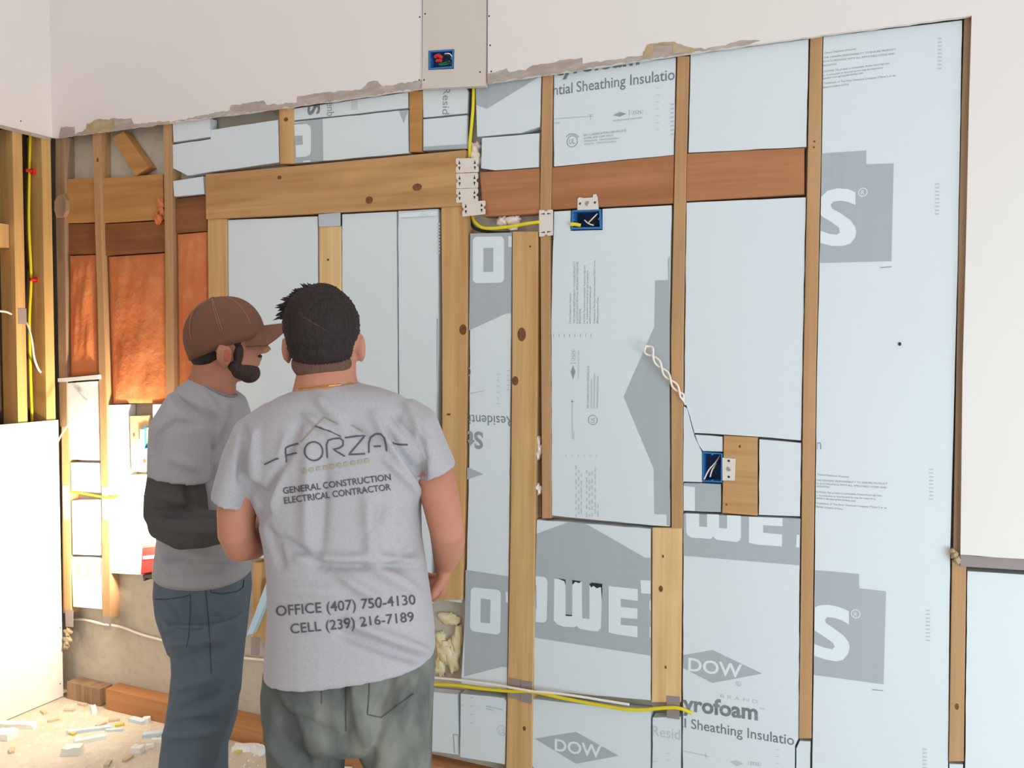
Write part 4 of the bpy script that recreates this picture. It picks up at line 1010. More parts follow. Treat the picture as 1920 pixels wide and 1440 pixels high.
def folds_deform(folds, wav=0.0, seed=0, gain=2.7):
    """folds: (x0,y0,x1,y1,sigma_px,amp_m) ridges (+) or creases (-) in cloth"""
    def f(co, no):
        x, y = px_np(co)
        d = np.zeros(len(co))
        for x0, y0, x1, y1, sg, am in folds:
            L2 = (x1-x0)**2+(y1-y0)**2
            t = np.clip(((x-x0)*(x1-x0)+(y-y0)*(y1-y0))/L2, 0, 1)
            q = (x-x0-t*(x1-x0))**2+(y-y0-t*(y1-y0))**2
            d += gain*am*np.exp(-q/(sg*sg))*np.sin(np.pi*np.clip(t*.9+.05, 0, 1))**.5
        d = np.clip(d, -.011, .013)
        toward = -(no@np.array(FW))
        d *= np.clip(toward*1.6, 0, 1)
        r = np.random.RandomState(seed)
        for k in range(7):
            v = r.normal(size=3)*np.array([14, 14, 9]); d += wav*np.sin(co@v+r.uniform(0, 6))/2.2
        return co+no*d[:, None]
    return f
def on_surf(bv, px, py, off):
    d = ray(px, py).normalized(); h = bv.ray_cast(CAM, d)
    if h[0] is None: return None
    n_ = h[1] if h[1].dot(d) < 0 else -h[1]
    return h[0]+n_*off
def ribbon(bv, strokes, w, m, name, parent, off=0.0016, step=4):
    V, Fc = [], []
    for st in strokes:
        P = []
        for i in range(len(st)-1):
            a, c = Vector(st[i]), Vector(st[i+1]); n = max(1, int((c-a).length/step))
            P += [a.lerp(c, k/n) for k in range(n)]
        P.append(Vector(st[-1]))
        prev = None
        for i, p in enumerate(P):
            t = (P[min(i+1, len(P)-1)]-P[max(i-1, 0)]).normalized(); nn = Vector((-t.y, t.x))*w/2
            A1 = on_surf(bv, p.x+nn.x, p.y+nn.y, off); B1 = on_surf(bv, p.x-nn.x, p.y-nn.y, off)
            if A1 is None or B1 is None: prev = None; continue
            k = len(V); V += [A1, B1]
            if prev is not None: Fc.append([prev, prev+1, k+1, k])
            prev = k
    if Fc: return link(name, V, Fc, m, parent)
def surf_text(bv, s, p0, p1, cap, m, name, parent, bold=0.0, off=0.0016):
    TV, TF = text_mesh(s, bold)
    bm = bmesh.new(); vs = [bm.verts.new((x, y, 0)) for x, y in TV]
    for f in TF:
        try: bm.faces.new([vs[i] for i in f])
        except ValueError: pass
    k = int(abs(p1[0]-p0[0])/6)
    for i in range(1, k):
        bmesh.ops.bisect_plane(bm, geom=bm.verts[:]+bm.edges[:]+bm.faces[:], plane_co=(i/k, 0, 0), plane_no=(1, 0, 0))
    for i in (0.33, .66):
        bmesh.ops.bisect_plane(bm, geom=bm.verts[:]+bm.edges[:]+bm.faces[:], plane_co=(0, i, 0), plane_no=(0, 1, 0))
    bm.verts.index_update(); V = []; ok = []
    dx, dy = p1[0]-p0[0], p1[1]-p0[1]; L = math.hypot(dx, dy); ux, uy = dy/L*cap, -dx/L*cap
    for v in bm.verts:
        q = on_surf(bv, p0[0]+dx*v.co.x+ux*v.co.y, p0[1]+dy*v.co.x+uy*v.co.y, off)
        ok.append(q is not None); V.append(q or Vector((0, 0, 0)))
    Fc = [[v.index for v in f.verts] for f in bm.faces if all(ok[v.index] for v in f.verts)]
    bm.free()
    used = sorted({i for f in Fc for i in f}); mp = {a: i for i, a in enumerate(used)}
    if Fc: return link(name, [V[i] for i in used], [[mp[i] for i in f] for f in Fc], m, parent)
def torso_rings(rows, d, back):
    """rows: (xl, yl, xr, yr, half_depth, depth_offset) in px/m at view depth d"""
    out = []
    for xl, yl, xr, yr, hb, off in rows:
        A1 = pd(xl, yl, d); B1 = pd(xr, yr, d)
        c = (A1+B1)/2+FW*off; a = (B1-A1)/2
        out.append((c, a, FW*hb))
    return out
def hand(wrist, direc, palm_n, size=1.0, curl=0.9, thumb_side=1, spread=.1):
    """palm and five fingers; direc = along the hand, palm_n = the way the palm faces"""
    d = Vector(direc).normalized(); pn = Vector(palm_n); pn = (pn-d*pn.dot(d)).normalized(); s = d.cross(pn)*thumb_side
    parts = []
    Lp = .085*size
    parts.append(loft([(wrist-d*.02, s*.026*size, pn*.02*size), (wrist+d*.02, s*.032*size, pn*.018*size), (wrist+d*Lp*.6, s*.041*size, pn*.016*size), (wrist+d*Lp, s*.04*size, pn*.013*size), (wrist+d*(Lp+.008), s*.034*size, pn*.008*size)], 18, 2.6))
    for i, (o_, ln) in enumerate(((.031, .072), (.0105, .08), (-.0105, .074), (-.031, .058))):
        b0 = wrist+d*(Lp-.012)+s*o_*size; segs = (ln*.45, ln*.32, ln*.24); a = curl*.55; p = b0; pts = [p]
        dirv = (d+s*spread*o_*12)
        for q, sl in enumerate(segs):
            p = p+(dirv*math.cos(a)+pn*math.sin(a)).normalized()*sl*size*1.05; pts.append(p); a += curl
        parts.append(limb(pts, [.0098*size, .0092*size, .0085*size, .0074*size], 10))
    b0 = wrist+d*.022+s*.03*size
    t1 = b0+(s*.75+d*.55+pn*.35).normalized()*.042*size; t2 = t1+(d*.7+pn*.75+s*.05).normalized()*.032*size; t3 = t2+(d*.55+pn*.75-s*.35).normalized()*.026*size
    parts.append(limb([b0, t1, t2, t3], [.0145*size, .012*size, .0108*size, .009*size], 10))
    return parts
def boot(c, direc, parent, L=.28):
    d = Vector(direc).normalized(); s = d.cross(UP)
    g = Vector((c.x, c.y, 0))
    b_, _ = fuse('boot', [loft([(g-d*.085+UP*.035, s*.036, UP*.032), (g-d*.03+UP*.045, s*.04, UP*.043), (g+d*.05+UP*.04, s*.043, UP*.038), (g+d*.13+UP*.034, s*.047, UP*.031), (g+d*.18+UP*.028, s*.03, UP*.022)], 20, 2.4),
                          loft([(g-d*.03+UP*.04, d*.055, s*.04), (g-d*.03+UP*.12, d*.052, s*.042), (g-d*.035+UP*.19, d*.05, s*.045)], 20)], BOOT, parent, .006, 4)
    so, _ = fuse('sole', [loft([(g-d*.09+UP*.001, s*.02, UP*.0005), (g-d*.085+UP*.012, s*.036, UP*.011), (g+d*.05+UP*.012, s*.044, UP*.011), (g+d*.14+UP*.012, s*.046, UP*.011), (g+d*.188+UP*.012, s*.024, UP*.009)], 20, 2.6)], SOLE, b_, .005, 2)

# ---------------------------------------------------------------- man in back view
DA = 1.75
kA = DA/F_PX
def A3(px, py, dz=0.0): return pd(px, py, DA)+FW*dz
feetc = A3(650, 1440); personA = empty('person', Vector((feetc.x, feetc.y, 0)))
tag(personA, 'person in a printed light grey T-shirt and faded work trousers seen from behind', 'person')
hc = A3(606, 632, 0.0)
Ha = RT*1.0; Hf = (FW*.985+UP*.12).normalized(); Hu = (UP*.99-FW*.1-RT*.03).normalized()
head_parts = [ell(hc+Hf*.005+Hu*.015, Ha*.0725, Hf*.094, Hu*.088), ell(hc+Hf*.035-Hu*.05, Ha*.058, Hf*.062, Hu*.078),
              ell(hc+Hf*.105-Hu*.02, Ha*.014, Hf*.02, Hu*.026), ell(hc+Hf*.085-Hu*.055, Ha*.026, Hf*.014, Hu*.012), ell(hc+Hf*.078-Hu*.098, Ha*.025, Hf*.02, Hu*.018), ell(hc+Hf*.085+Hu*.022, Ha*.05, Hf*.014, Hu*.012)]
for s in (-1, 1):
    ec = hc+Ha*s*.0755-Hu*(.026 if s < 0 else .022)+Hf*.004
    head_parts.append(ell(ec, (Ha*s*.9-Hf*.42).normalized()*.0085, (Hf+Ha*s*.25).normalized()*.017, Hu*.031))
    head_parts.append(ell(ec+Ha*s*.005-Hf*.01, Ha*.006, Hf*.006, Hu*.025))
neck = limb([A3(612, 668, .012), A3(613, 705, -.004), A3(615, 745, -.012)], [.058, .0605, .072])
bodyA = head_parts+[neck]
bodyA.append(loft(torso_rings([(575, 745, 660, 740, .055, 0), (510, 800, 745, 795, .08, .0), (500, 860, 760, 855, .09, .01), (510, 960, 770, 955, .1, .015), (515, 1080, 780, 1080, .11, .02), (520, 1200, 790, 1195, .115, .02), (530, 1300, 785, 1295, .11, .01), (560, 1370, 750, 1370, .09, .0)], DA, 0), 28, 2.3))
# left arm: upper arm down, forearm forward and across
el, wr = A3(446, 1030, -.005), A3(486, 1012, .185)
bodyA.append(limb([A3(500, 822), A3(466, 880, -.005), A3(447, 960, -.012), A3(446, 1000, -.01), A3(449, 1022, .01), A3(457, 1027, .05), A3(470, 1020, .12), wr], [.045, .044, .0395, .037, .0375, .038, .034, .027]))
bodyA += hand(wr, (FW*.45+RT*.8-UP*.05), (UP*-.3+RT*.2-FW*.8), 1.0, .55, -1)
# right arm
el2, wr2 = A3(838, 985, -.02), A3(826, 1082, .125)
bodyA.append(limb([A3(768, 818), A3(804, 864, -.003), A3(824, 920, -.012), A3(833, 965, -.012), A3(838, 995, .0), A3(838, 1020, .03), A3(834, 1050, .075), wr2], [.045, .042, .040, .037, .036, .036, .033, .026]))
bodyA += hand(wr2, (FW*.55-UP*.72-RT*.12), (-RT*.9+FW*.1), 0.95, .75, -1)
# legs
la = [A3(580, 1300), A3(572, 1440, .01)]; 
footL = Vector((A3(578, 1440).x, A3(578, 1440).y, 0)); footR = Vector((A3(745, 1440, .06).x, A3(745, 1440, .06).y, 0))
kneeL = Vector((A3(573, 1440, .02).x, A3(573, 1440, .02).y, .45)); kneeR = Vector((A3(747, 1440, .08).x, A3(747, 1440, .08).y, .45))
bodyA.append(limb([A3(585, 1310), kneeL, footL+UP*.1], [.07, .048, .04])); bodyA.append(limb([A3(735, 1300), kneeR, footR+UP*.1], [.07, .048, .04]))
body, bvb = fuse('body', bodyA, SKIN_A, personA, .0042, 6, origin=WL[personA.name])
for s in (-1, 1):
    link('eye', *ell(hc+Hf*.087+Ha*s*.032-Hu*.002, Ha*.012, Hf*.01, Hu*.008, 12, 8), EYEW, body, True)
link('mouth', *ell(hc+Hf*.098-Hu*.058, Ha*.022, Hf*.006, Hu*.006, 12, 8), LIP, body, True)
link('neck_chain', *tube([q for q in (on_surf(bvb, 560+i*11.2, 727-11*(i/10)**2, .002) for i in range(11)) if q], .0012, 6), CHAIN, body)
# hair
hp = []
hp.append(ell(hc+Hf*-.008+Hu*.026, Ha*.0765, Hf*.094, Hu*.082, 30, 18))
hp.append(ell(hc-Hf*.03-Hu*.012, Ha*.0665, Hf*.06, Hu*.056, 30, 18))
hp.append(ell(hc-Hf*.002+Hu*.065+Ha*.002, Ha*.05, Hf*.07, Hu*.045, 24, 14))
rnd = random.Random(3); tufts = []
for i in range(150):
    a = math.radians(rnd.uniform(98, 172) if i < 110 else rnd.uniform(60, 98))
    bx_, by_ = 602+62*math.cos(a), 606-60*math.sin(a); Lh = rnd.uniform(12, 22) if i < 110 else rnd.uniform(6, 12)
    tx, ty = bx_+math.cos(a+.45)*Lh, by_-math.sin(a+.45)*Lh; dz = rnd.uniform(-.04, .03)
    p0 = A3(bx_, by_, dz); p1 = A3(tx, ty, dz+rnd.uniform(-.01, .01))
    tufts.append(tube([p0, p0.lerp(p1, .55)+UP*.002, p1], [.004, .0028, .0004], 5))
def hair_def(co, no):
    x, y = px_np(co); r = np.random.RandomState(2)
    d = .0012*np.sin(x*1.1+y*.25)*np.sin(y*.3)+.0008*np.sin(x*2.1-y*.6)
    # parting / thin crown swirl
    d -= .004*np.exp(-(((x-585-(y-600)*1.2)/14)**2+((y-607)/14)**2))
    return co+no*d[:, None]
hair, bvh = fuse('hair', hp, HAIR_A, personA, .003, 2, hair_def)
ribbon(bvh, [[(560+k*1.5, 584+k*3), (575+k*2, 596+k*2.4), (592+k*2, 607+k*1.6), (606+k*1.5, 616+k)] for k in range(5)], 0.9, mat('thin_hair', (80, 60, 53), .8), 'thin_crown', hair, .0008)
tf = link('hair_tufts', *merge(*tufts), HAIR_A, hair); tf['kind'] = 'stuff'
fade, _ = fuse('nape_hair', [ell(hc-Hf*.026-Hu*.052, Ha*.0615, Hf*.053, Hu*.04, 26, 14)], HAIR_FADE, personA, .004, 3)
# shirt
rows = [(566, 724, 666, 714, .066, -.004), (560, 730, 672, 719, .076, -.002), (528, 742, 715, 728, .088, 0), (500, 757, 748, 739, .098, 0), (474, 782, 782, 762, .108, .0), (458, 815, 803, 795, .116, .0), (455, 850, 805, 840, .122, .005), (464, 900, 800, 890, .126, .01), (480, 962, 789, 955, .132, .012), (494, 1020, 790, 1010, .136, .012), (502, 1080, 799, 1070, .14, .012), (503, 1140, 807, 1125, .143, .012), (500, 1200, 813, 1175, .145, .01), (497, 1262, 816, 1222, .146, .008),
        (512, 1262, 801, 1223, .13, .008), (516, 1236, 797, 1204, .126, .01)]
sh = [loft(torso_rings(rows, DA, 0), 48, 2.35)]
def sleeve(p, n=24):
    # p: list of (centre, half-width vec, half-depth)
    return loft([(c, a, (FW*.97+UP*.1)*b_) for c, a, b_ in p], n, 2.1)
def px_vec(x0, y0, x1, y1): return (A3(x1, y1)-A3(x0, y0))/2
sh.append(sleeve([(A3(520, 800), px_vec(500, 760, 545, 850), .095), (A3(482, 812), px_vec(447, 796, 520, 840), .088), (A3(458, 860), px_vec(424, 848, 498, 880), .08), (A3(445, 905), px_vec(408, 896, 484, 920), .076), (A3(437, 938), px_vec(399, 926, 475, 951), .073), (A3(437, 937), px_vec(411, 930, 463, 946), .06), (A3(443, 912), px_vec(417, 904, 471, 920), .058)]))
sh.append(sleeve([(A3(750, 790), px_vec(730, 830, 770, 745), .095), (A3(785, 800), px_vec(755, 830, 812, 778), .088), (A3(803, 842), px_vec(769, 858, 832, 828), .078), (A3(820, 884), px_vec(782, 903, 851, 876), .068), (A3(820, 883), px_vec(798, 892, 840, 878), .055), (A3(810, 860), px_vec(788, 868, 832, 848), .053)]))
fA = [(455, 800, 452, 900, 7, -.010), (478, 810, 478, 930, 7, .007), (470, 900, 500, 960, 9, -.012), (560, 800, 480, 980, 9, -.009), (540, 820, 505, 960, 10, .006), (575, 780, 620, 810, 8, .006), (595, 745, 650, 800, 12, .007), (640, 790, 700, 830, 10, -.005), (740, 780, 800, 860, 7, -.008), (760, 760, 800, 830, 7, .008), (700, 780, 790, 930, 9, .007), (720, 800, 790, 905, 6, -.008), (790, 800, 790, 900, 7, -.012), (720, 860, 788, 925, 6, .006), (580, 830, 575, 1020, 14, .005), (610, 860, 600, 1040, 12, -.004), (690, 930, 700, 1060, 14, .007), (720, 950, 690, 1000, 10, -.004),
      (520, 1010, 610, 1060, 10, -.006), (560, 1045, 780, 1050, 9, .008), (600, 1060, 790, 1062, 9, -.005), (640, 1080, 720, 1130, 10, .006), (700, 1060, 780, 1110, 12, .007), (655, 1165, 800, 1222, 8, .010), (640, 1190, 790, 1240, 10, -.007), (740, 1060, 800, 1010, 10, -.005), (510, 1100, 640, 1110, 14, .004), (500, 990, 530, 1060, 8, -.006)]
shirt, bvs = fuse('t_shirt', sh, SHIRT_A, personA, .0048, 6, folds_deform(fA, .0014, 1))
link('collar', *tube([q for q in (on_surf(bvs, 563+i*10.6, 729-12*(i/10), .001) for i in range(11)) if q], .0035, 8), SHIRT_A, shirt, True)
T = lambda P: zz(P, 380, 680, 3.692)
O_ = [(770+62*math.cos(a), 613+64*math.sin(a)) for a in [2*math.pi*i/28 for i in range(29)]]
ribbon(bvs, [T([(665, 560), (600, 575), (572, 590), (572, 620), (582, 690)]), T([(576, 642), (655, 625)]), T(O_), T([(865, 660), (858, 570), (870, 538), (900, 527), (950, 522), (973, 540), (972, 575), (945, 592), (905, 600), (985, 648)]), T([(985, 520), (1125, 505), (1012, 637), (1125, 630)]), T([(1150, 625), (1150, 560), (1165, 515), (1200, 492), (1235, 492), (1260, 520), (1270, 560), (1276, 612)]), T([(1185, 582), (1235, 577)]), T([(430, 705), (480, 680), (525, 660)]), T([(1315, 557), (1365, 565), (1418, 568)])], 2.8, PRINT_D, 'lettering', shirt)
ribbon(bvs, [T([(680, 548), (760, 462), (842, 376)]), T([(842, 376), (890, 400), (940, 425)]), T([(1030, 430), (1110, 475)])], 1.6, PRINT_G, 'print_roof', shirt)
ribbon(bvs, [T([(785, 438), (870, 470), (960, 512)])], 1.8, PRINT_D, 'print_roof', shirt)
ribbon(bvs, [T([(690+i*48, 752-i*8), (720+i*48, 746-i*8)]) for i in range(10)], 7, mat('shirt_print_faint_gold', (160, 150, 134), .9), 'print_line', shirt)
surf_text(bvs, 'GENERAL CONSTRUCTION', (532, 926), (733, 900), 12.5, PRINT_D, 'lettering', shirt, 0.012)
surf_text(bvs, 'ELECTRICAL CONTRACTOR', (534, 944.5), (733, 918.5), 12.5, PRINT_D, 'lettering', shirt, 0.012)
surf_text(bvs, 'OFFICE (407) 750-4130', (519, 1155), (779, 1133), 20, PRINT_D, 'lettering', shirt, 0.004)
surf_text(bvs, 'CELL (239) 216-7189', (546, 1188), (776, 1165), 19, PRINT_D, 'lettering', shirt, 0.004)
# trousers
def leg(pts, rads): return limb(pts, rads, 26)
zfl = lambda p, z: Vector((p.x, p.y, z))
rowsP = [(505, 1225, 806, 1195, .118, .01), (497, 1250, 814, 1215, .128, .01), (493, 1290, 815, 1260, .136, .005), (496, 1335, 812, 1320, .136, .0), (502, 1365, 808, 1355, .125, .0), (520, 1385, 790, 1378, .10, .0)]
pa = [loft(torso_rings(rowsP, DA, 0), 40, 2.5)]
def legrings(rows): return loft([((pd(xl, y, DA)+pd(xr, y, DA))/2+FW*o_, (pd(xr, y, DA)-pd(xl, y, DA))/2, FW*b_) for xl, xr, y, b_, o_ in rows], 28, 2.25)
pa.append(legrings([(500, 652, 1330, .115, 0), (502, 650, 1375, .108, 0), (503, 643, 1440, .098, .005), (506, 640, 1540, .09, .01), (508, 638, 1700, .085, .01), (510, 634, 1900, .08, .0), (508, 632, 2020, .085, -.005)]))
pa.append(legrings([(650, 812, 1320, .115, 0), (662, 810, 1375, .108, 0), (688, 808, 1440, .098, .01), (694, 806, 1540, .09, .03), (696, 802, 1700, .085, .05), (698, 800, 1900, .08, .05), (698, 800, 2020, .085, .05)]))
fP = [(505, 1290, 560, 1390, 12, -.008), (560, 1340, 650, 1400, 12, -.010), (520, 1300, 620, 1380, 12, .006), (648, 1270, 648, 1370, 8, -.012), (660, 1280, 690, 1400, 12, .008), (740, 1260, 700, 1350, 9, -.008), (780, 1260, 740, 1330, 10, .008), (720, 1340, 690, 1440, 10, -.006), (800, 1300, 790, 1440, 10, .007), (520, 1360, 580, 1440, 10, -.008), (500, 1380, 540, 1440, 8, .006)]
pants, bvp = fuse('trousers', pa, PANTS_A, personA, .0065, 5, folds_deform(fP, .0016, 4))
ribbon(bvp, [[(648, 1268), (648, 1320), (649, 1372)]], 1.6, SEAM_A, 'seam', pants)
ribbon(bvp, [[(693, 1262), (692, 1300), (688, 1340), (715, 1345), (775, 1300)]], 1.6, SEAM_A, 'pocket_seam', pants)
ribbon(bvp, [[(604, 1272), (603, 1320)]], 1.4, SEAM_A, 'pocket_seam', pants)
boot(footL-FW*.02, FW-RT*.15, personA); boot(footR+FW*.03, FW+RT*.2, personA)

# ---------------------------------------------------------------- man in cap, turned to the right
DB = 2.3
def B3(px, py, dz=0.0): return pd(px, py, DB+dz)
fB = B3(360, 1440); personB = empty('person', Vector((fB.x, fB.y, 0)))
tag(personB, 'person in brown cap, grey T-shirt over charcoal sleeves and blue jeans turned sideways', 'person')
yw = math.radians(16)
Df = (RT*math.cos(yw)+FW*math.sin(yw)-UP*.03).normalized(); Ds = (FW*math.cos(yw)-RT*math.sin(yw)).normalized(); Du = Df.cross(Ds); Du = Du if Du.z > 0 else -Du
hb = B3(416, 645, 0)
HB = [ell(hb+Du*.022, Df*.097, Ds*.074, Du*.09), ell(hb+Df*.038-Du*.045, Df*.058, Ds*.058, Du*.056), ell(hb+Df*.068-Du*.076, Df*.026, Ds*.03, Du*.022),
      loft([(hb+Df*.09+Du*.024, Df*.010, Ds*.010), (hb+Df*.102+Du*.006, Df*.014, Ds*.012), (hb+Df*.112-Du*.010, Df*.018, Ds*.017), (hb+Df*.100-Du*.022, Df*.015, Ds*.016)], 16),
      ell(hb+Df*.088+Du*.026, Df*.014, Ds*.05, Du*.013), ell(hb+Df*.092-Du*.036, Df*.014, Ds*.024, Du*.008), ell(hb+Df*.088-Du*.050, Df*.013, Ds*.022, Du*.008), ell(hb+Df*.062-Du*.02, Df*.032, Ds*.056, Du*.03)]
for s in (-1, 1):
    HB.append(ell(hb+Df*.012+Ds*s*.074-Du*.03, (Df*.95+Du*.2)*.019, Ds*.012, Du*.033)); HB.append(ell(hb+Df*.0+Ds*s*.083-Du*.026, Df*.010, Ds*.007, Du*.027))
bodyB = HB+[limb([B3(410, 668, .0), B3(400, 710, .0), B3(392, 750, .005)], [.058, .06, .072])]
bodyB.append(loft([((B3(xl, y, o_)+B3(xr, y, o_))/2, (B3(xr, y, o_)-B3(xl, y, o_))/2, FW*h) for xl, xr, y, h, o_ in ((362, 436, 752, .07, .02), (338, 445, 810, .11, .04), (330, 450, 900, .13, .05), (330, 450, 1000, .13, .05), (328, 450, 1080, .13, .05), (335, 440, 1150, .1, .04))], 28, 2.2))
elb = B3(320, 972, -.125); wrb = B3(445, 985, -.16)
bodyB.append(limb([B3(350, 810, -.09), B3(330, 890, -.115), elb, B3(360, 985, -.15), wrb], [.045, .044, .042, .038, .027]))
bodyB += hand(wrb, RT*.9+FW*.25, FW*.6+UP*.2, 1.0, .5, 1)
elb2 = B3(440, 930, .19); wrb2 = B3(505, 960, .13)
bodyB.append(limb([B3(410, 830, .15), B3(438, 880, .19), elb2, wrb2], [.04, .042, .04, .029])); bodyB += hand(wrb2, RT*.8-FW*.2, -FW*.4-UP*.5, 1.0, .6, -1)
fBL = zfl(B3(352, 1440, -.04), 0); fBR = zfl(B3(388, 1440, .23), 0)
bodyB.append(limb([B3(385, 1150, .0), B3(384, 1250, -.02), zfl(B3(358, 1400, -.035), .5), fBL+UP*.1], [.07, .065, .05, .04])); bodyB.append(limb([B3(398, 1150, .11), B3(398, 1260, .15), zfl(B3(386, 1400, .21), .5), fBR+UP*.1], [.07, .06, .045, .038]))
bodyb, bvb2 = fuse('body', bodyB, SKIN_B, personB, .0045, 3, origin=WL[personB.name])
for s in (-1, 1): link('eye', *ell(hb+Df*.080+Ds*s*.032+Du*.004, Df*.010, Ds*.010, Du*.006, 12, 8), mat('eye_dark', (70, 52, 44), .3), bodyb, True)
link('inner_ear', *ell(hb-Ds*.0855-Du*.03+Df*.015, Df*.009, Ds*.002, Du*.015, 12, 8), mat('ear_red', (178, 92, 76), .6), bodyb, True)
# hair at nape and temple, beard
fuse('hair', [ell(hb-Df*.026-Du*.022, Df*.058, Ds*.067, Du*.045), ell(hb-Df*.03-Du*.040, Df*.05, Ds*.06, Du*.032), ell(hb+Df*.04+Du*.010, Df*.02, Ds*.0765, Du*.032)], HAIR_B, personB, .0045, 3)
fuse('beard', [ell(hb+Df*.052-Du*.067, Df*.044, Ds*.0605, Du*.030), ell(hb+Df*.072-Du*.076, Df*.030, Ds*.038, Du*.028), ell(hb+Df*.044-Du*.022, Df*.021, Ds*.0705, Du*.06), ell(hb+Df*.034-Du*.056, Df*.03, Ds*.0635, Du*.028), ell(hb+Df*.098-Du*.030, Df*.008, Ds*.024, Du*.006)], mat('dark_beard', (70, 54, 50), .85, [((160, 160, 60), .6, (48, 36, 34), .4, .65)], bump=((200, 200, 80), .5, .004)), personB, .004, 3)
# cap: crown open at the bottom, brim curved
CV, CF = [], []
nU, nV_ = 40, 16
cc_ = hb+Du*.028+Df*.004
Cu = (Du*.95-Df*.31).normalized(); Cf = (Df*.95+Du*.31).normalized()
for layer, k in ((0, 1.0), (1, .965)):
    for j in range(nV_+1):
        th = (math.pi/2+.22)*j/nV_
        for i in range(nU):
            a = 2*math.pi*i/nU
            h = .098*math.cos(th) if th < math.pi/2 else -.035*(th-math.pi/2)/.22
            sl = math.sin(th)**.82 if j else 0.0
            f_ = math.cos(a)
            CV.append(cc_+(Cf*(f_*.107*sl)+Ds*(math.sin(a)*.083*sl)+Cu*(h-.012*max(0, -f_)*sl))*k)
w_ = nU*(nV_+1)
for L_ in (0, 1):
    for j in range(nV_):
        for i in range(nU):
            q = [L_*w_+j*nU+i, L_*w_+(j+1)*nU+i, L_*w_+(j+1)*nU+(i+1) % nU, L_*w_+j*nU+(i+1) % nU]
            CF.append(q if L_ == 0 else q[::-1])
for i in range(nU): CF.append([nV_*nU+i, w_+nV_*nU+i, w_+nV_*nU+(i+1) % nU, nV_*nU+(i+1) % nU])
cap = link('cap', CV, CF, CAPM, personB, True)
BV, BF = [], []
nb, mb = 18, 6
for t_ in (0, 1):
    for j in range(mb+1):
        for i in range(nb+1):
            a = -1.15+2.3*i/nb; r_ = j/mb
            base = Cf*(.104*math.cos(a))+Ds*(.082*math.sin(a))
            outp = Cf*(.104*math.cos(a)+.076*math.cos(a*.9)**.6 if abs(a*.9) < 1.57 else 0)+Ds*(.082*math.sin(a))
            p = cc_+base.lerp(outp, r_)-Cu*(.006+.050*math.sin(a)**2+.012*r_+t_*.004)
            BV.append(p)
w2 = (nb+1)*(mb+1)
for t_ in (0, 1):
    for j in range(mb):
        for i in range(nb):
            k = t_*w2+j*(nb+1)+i; q = [k, k+1, k+nb+2, k+nb+1]; BF.append(q if t_ == 0 else q[::-1])
for i in range(nb): k = mb*(nb+1)+i; BF.append([k, k+1, w2+k+1, w2+k])
BV, BF = fix_normals(BV, BF)
link('brim', BV, BF, CAPM, cap, True)
link('cap_button', *ell(cc_+Cu*.098, Cf*.008, Ds*.008, Cu*.004, 12, 8), CAPM, cap, True)
for a in (.8, 1.6, 2.4, -1.57+.02):
    link('cap_seam', *tube([cc_+(Cf*(math.cos(a)*.1075*math.sin(t)**.82)-Ds*(math.sin(abs(a))*.0835*math.sin(t)**.82)+Cu*.0985*math.cos(t)) for t in [1.5*k/12+.01 for k in range(13)]], .001, 6), mat('cap_stitch', (150, 114, 96), .9), cap)
# shirt B
def ringsB(rows): return loft([((B3(xl, yl, o_)+B3(xr, yr, o_))/2, (B3(xr, yr, o_)-B3(xl, yl, o_))/2, FW*h) for xl, yl, xr, yr, h, o_ in rows], 44, 2.25)
shB = [ringsB([(366, 702, 440, 738, .075, .02), (358, 710, 446, 740, .09, .02), (340, 725, 456, 748, .12, .03), (322, 760, 464, 775, .145, .04), (312, 810, 469, 815, .155, .05), (308, 870, 470, 875, .16, .05), (308, 940, 470, 940, .158, .05), (306, 1000, 470, 1000, .156, .05), (299, 1045, 468, 1045, .154, .05), (297, 1068, 466, 1078, .152, .05), (314, 1088, 456, 1084, .13, .05), (318, 1070, 452, 1066, .126, .05)])]
def vB(x0, y0, x1, y1): return (B3(x1, y1)-B3(x0, y0))/2
shB.append(loft([(B3(360, 760, -.06), vB(330, 735, 400, 790), FW*.09), (B3(340, 800, -.10), vB(293, 800, 396, 810), FW*.085), (B3(338, 850, -.112), vB(287, 845, 392, 860), FW*.082), (B3(336, 898, -.118), vB(283, 890, 389, 908), FW*.078), (B3(336, 897, -.118), vB(295, 892, 377, 905), FW*.064), (B3(336, 875, -.117), vB(298, 870, 376, 880), FW*.062)], 26, 2.1))
shB.append(loft([(B3(420, 770, .15), vB(390, 740, 455, 790), FW*.09), (B3(438, 840, .19), vB(400, 832, 478, 850), FW*.08), (B3(448, 890, .195), vB(412, 885, 484, 898), FW*.072)], 26, 2.1))
fBf = [(288, 860, 300, 815, 6, -.010), (300, 815, 330, 792, 6, -.012), (330, 792, 370, 800, 6, -.012), (370, 800, 398, 850, 7, -.012), (398, 850, 395, 900, 8, -.014), (440, 770, 410, 860, 9, -.008), (425, 760, 400, 830, 8, .007), (380, 740, 420, 790, 9, .006), (330, 740, 390, 770, 10, .005), (300, 1040, 420, 1062, 9, -.007), (330, 1050, 460, 1050, 10, .006), (300, 1030, 320, 1075, 7, .006), (350, 1075, 440, 1062, 8, -.005), (320, 860, 370, 880, 9, .004)]
shirtB, bvsB = fuse('t_shirt', shB, SHIRT_B, personB, .006, 5, folds_deform(fBf, .0014, 6))
col_ = [B3(360, 703, .0)]; 
link('collar', *tube([q for q in (on_surf(bvsB, *p, .001) for p in ((362, 706), (370, 713), (382, 722), (396, 731), (410, 738), (424, 743), (436, 744), (443, 741))) if q], .004, 8), mat('collar_shadow_grey', (132, 128, 132), .95), shirtB, True)
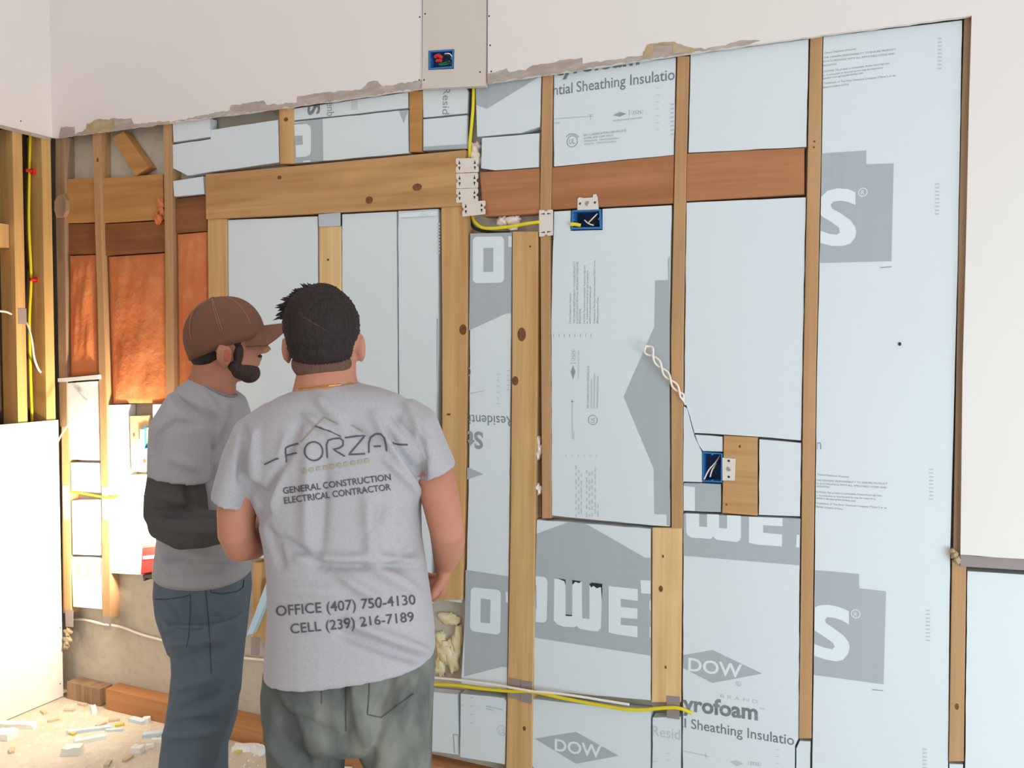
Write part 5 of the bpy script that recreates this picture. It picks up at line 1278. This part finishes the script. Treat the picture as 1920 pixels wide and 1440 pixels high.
# charcoal undershirt sleeves
slB = [limb([B3(338, 850, -.115), B3(332, 905, -.118), B3(323, 950, -.112), B3(324, 978, -.12), B3(345, 990, -.15), B3(385, 992, -.17), B3(418, 988, -.168), wrb-RT*.02], [.066, .069, .068, .064, .057, .05, .044, .036], 22), loft([(B3(330, 880, -.118), vB(288, 876, 376, 884), FW*.068), (B3(330, 930, -.115), vB(280, 930, 386, 930), FW*.072), (B3(332, 975, -.11), vB(277, 968, 390, 985), FW*.07), (B3(345, 1005, -.105), vB(296, 1005, 396, 1008), FW*.05)], 24, 2.2)]
fS = [(345, 955, 400, 962, 6, -.010), (300, 930, 350, 945, 8, .006), (290, 960, 350, 965, 7, -.006), (320, 990, 400, 1000, 8, .005), (350, 910, 360, 960, 7, -.006)]
fuse('undershirt_sleeve', slB, SLEEVE_B, personB, .0055, 4, folds_deform(fS, .0016, 8))
fuse('undershirt_sleeve', [limb([B3(440, 860, .19), elb2, wrb2-RT*.03], [.055, .05, .037], 20)], SLEEVE_B, personB, .007, 3)
# jeans
jb = [ringsB([(308, 1055, 460, 1060, .125, .05), (301, 1075, 464, 1080, .138, .05), (299, 1110, 465, 1110, .145, .05), (304, 1145, 461, 1140, .145, .05), (314, 1180, 458, 1175, .135, .05), (322, 1215, 455, 1210, .12, .05)])]
def legB(rows): return loft([((B3(xl, y, o_)+B3(xr, y, o_))/2, (B3(xr, y, o_)-B3(xl, y, o_))/2, FW*b_) for xl, xr, y, b_, o_ in rows], 28, 2.2)
jb.append(legB([(312, 455, 1150, .11, -.02), (324, 455, 1195, .108, -.03), (326, 452, 1250, .104, -.035), (320, 448, 1300, .1, -.04), (313, 432, 1350, .095, -.04), (306, 412, 1400, .09, -.04), (302, 400, 1440, .088, -.04), (300, 396, 1500, .085, -.04), (302, 396, 1580, .08, -.045), (302, 396, 1680, .08, -.05)]))
jb.append(legB([(330, 455, 1150, .11, .10), (345, 454, 1210, .105, .13), (350, 448, 1290, .1, .17), (350, 440, 1350, .09, .2), (346, 424, 1400, .085, .22), (345, 424, 1440, .08, .23), (345, 428, 1550, .078, .24), (350, 432, 1640, .078, .24)]))
fJ = [(300, 1130, 350, 1200, 9, -.010), (318, 1190, 380, 1170, 8, -.009), (320, 1205, 400, 1200, 8, .008), (330, 1240, 430, 1215, 10, -.006), (330, 1290, 400, 1270, 10, .005), (400, 1140, 450, 1180, 10, .004), (420, 1300, 330, 1340, 12, -.005), (310, 1380, 400, 1370, 9, .006), (320, 1360, 410, 1350, 8, -.006)]
jeans, bvj = fuse('jeans', jb, JEANS_B, personB, .0065, 5, folds_deform(fJ, .0016, 9))
Zj = lambda P: zz(P, 0, 1040, 3.6)
ribbon(bvj, [Zj([(1383, 210), (1395, 320), (1410, 480), (1418, 620), (1425, 800)])], 1.3, SEAM, 'side_seam', jeans)
ribbon(bvj, [Zj([(1285, 265), (1283, 400), (1275, 560), (1258, 625)])], 1.1, SEAM, 'pocket_seam', jeans)
ribbon(bvj, [Zj([(1050, 300), (1130, 300), (1240, 285), (1285, 270)])], 1.3, SEAM, 'pocket_seam', jeans)
ribbon(bvj, [Zj([(1420, 215), (1425, 255), (1500, 265), (1600, 248), (1640, 220), (1645, 170)])], 1.6, SEAM, 'pocket_seam', jeans)
boot(fBL, RT*.9+FW*.3, personB); boot(fBR, RT*.9+FW*.5, personB)
for o in bpy.data.objects:
    for k in ('_y', '_n'):
        if k in o: del o[k]
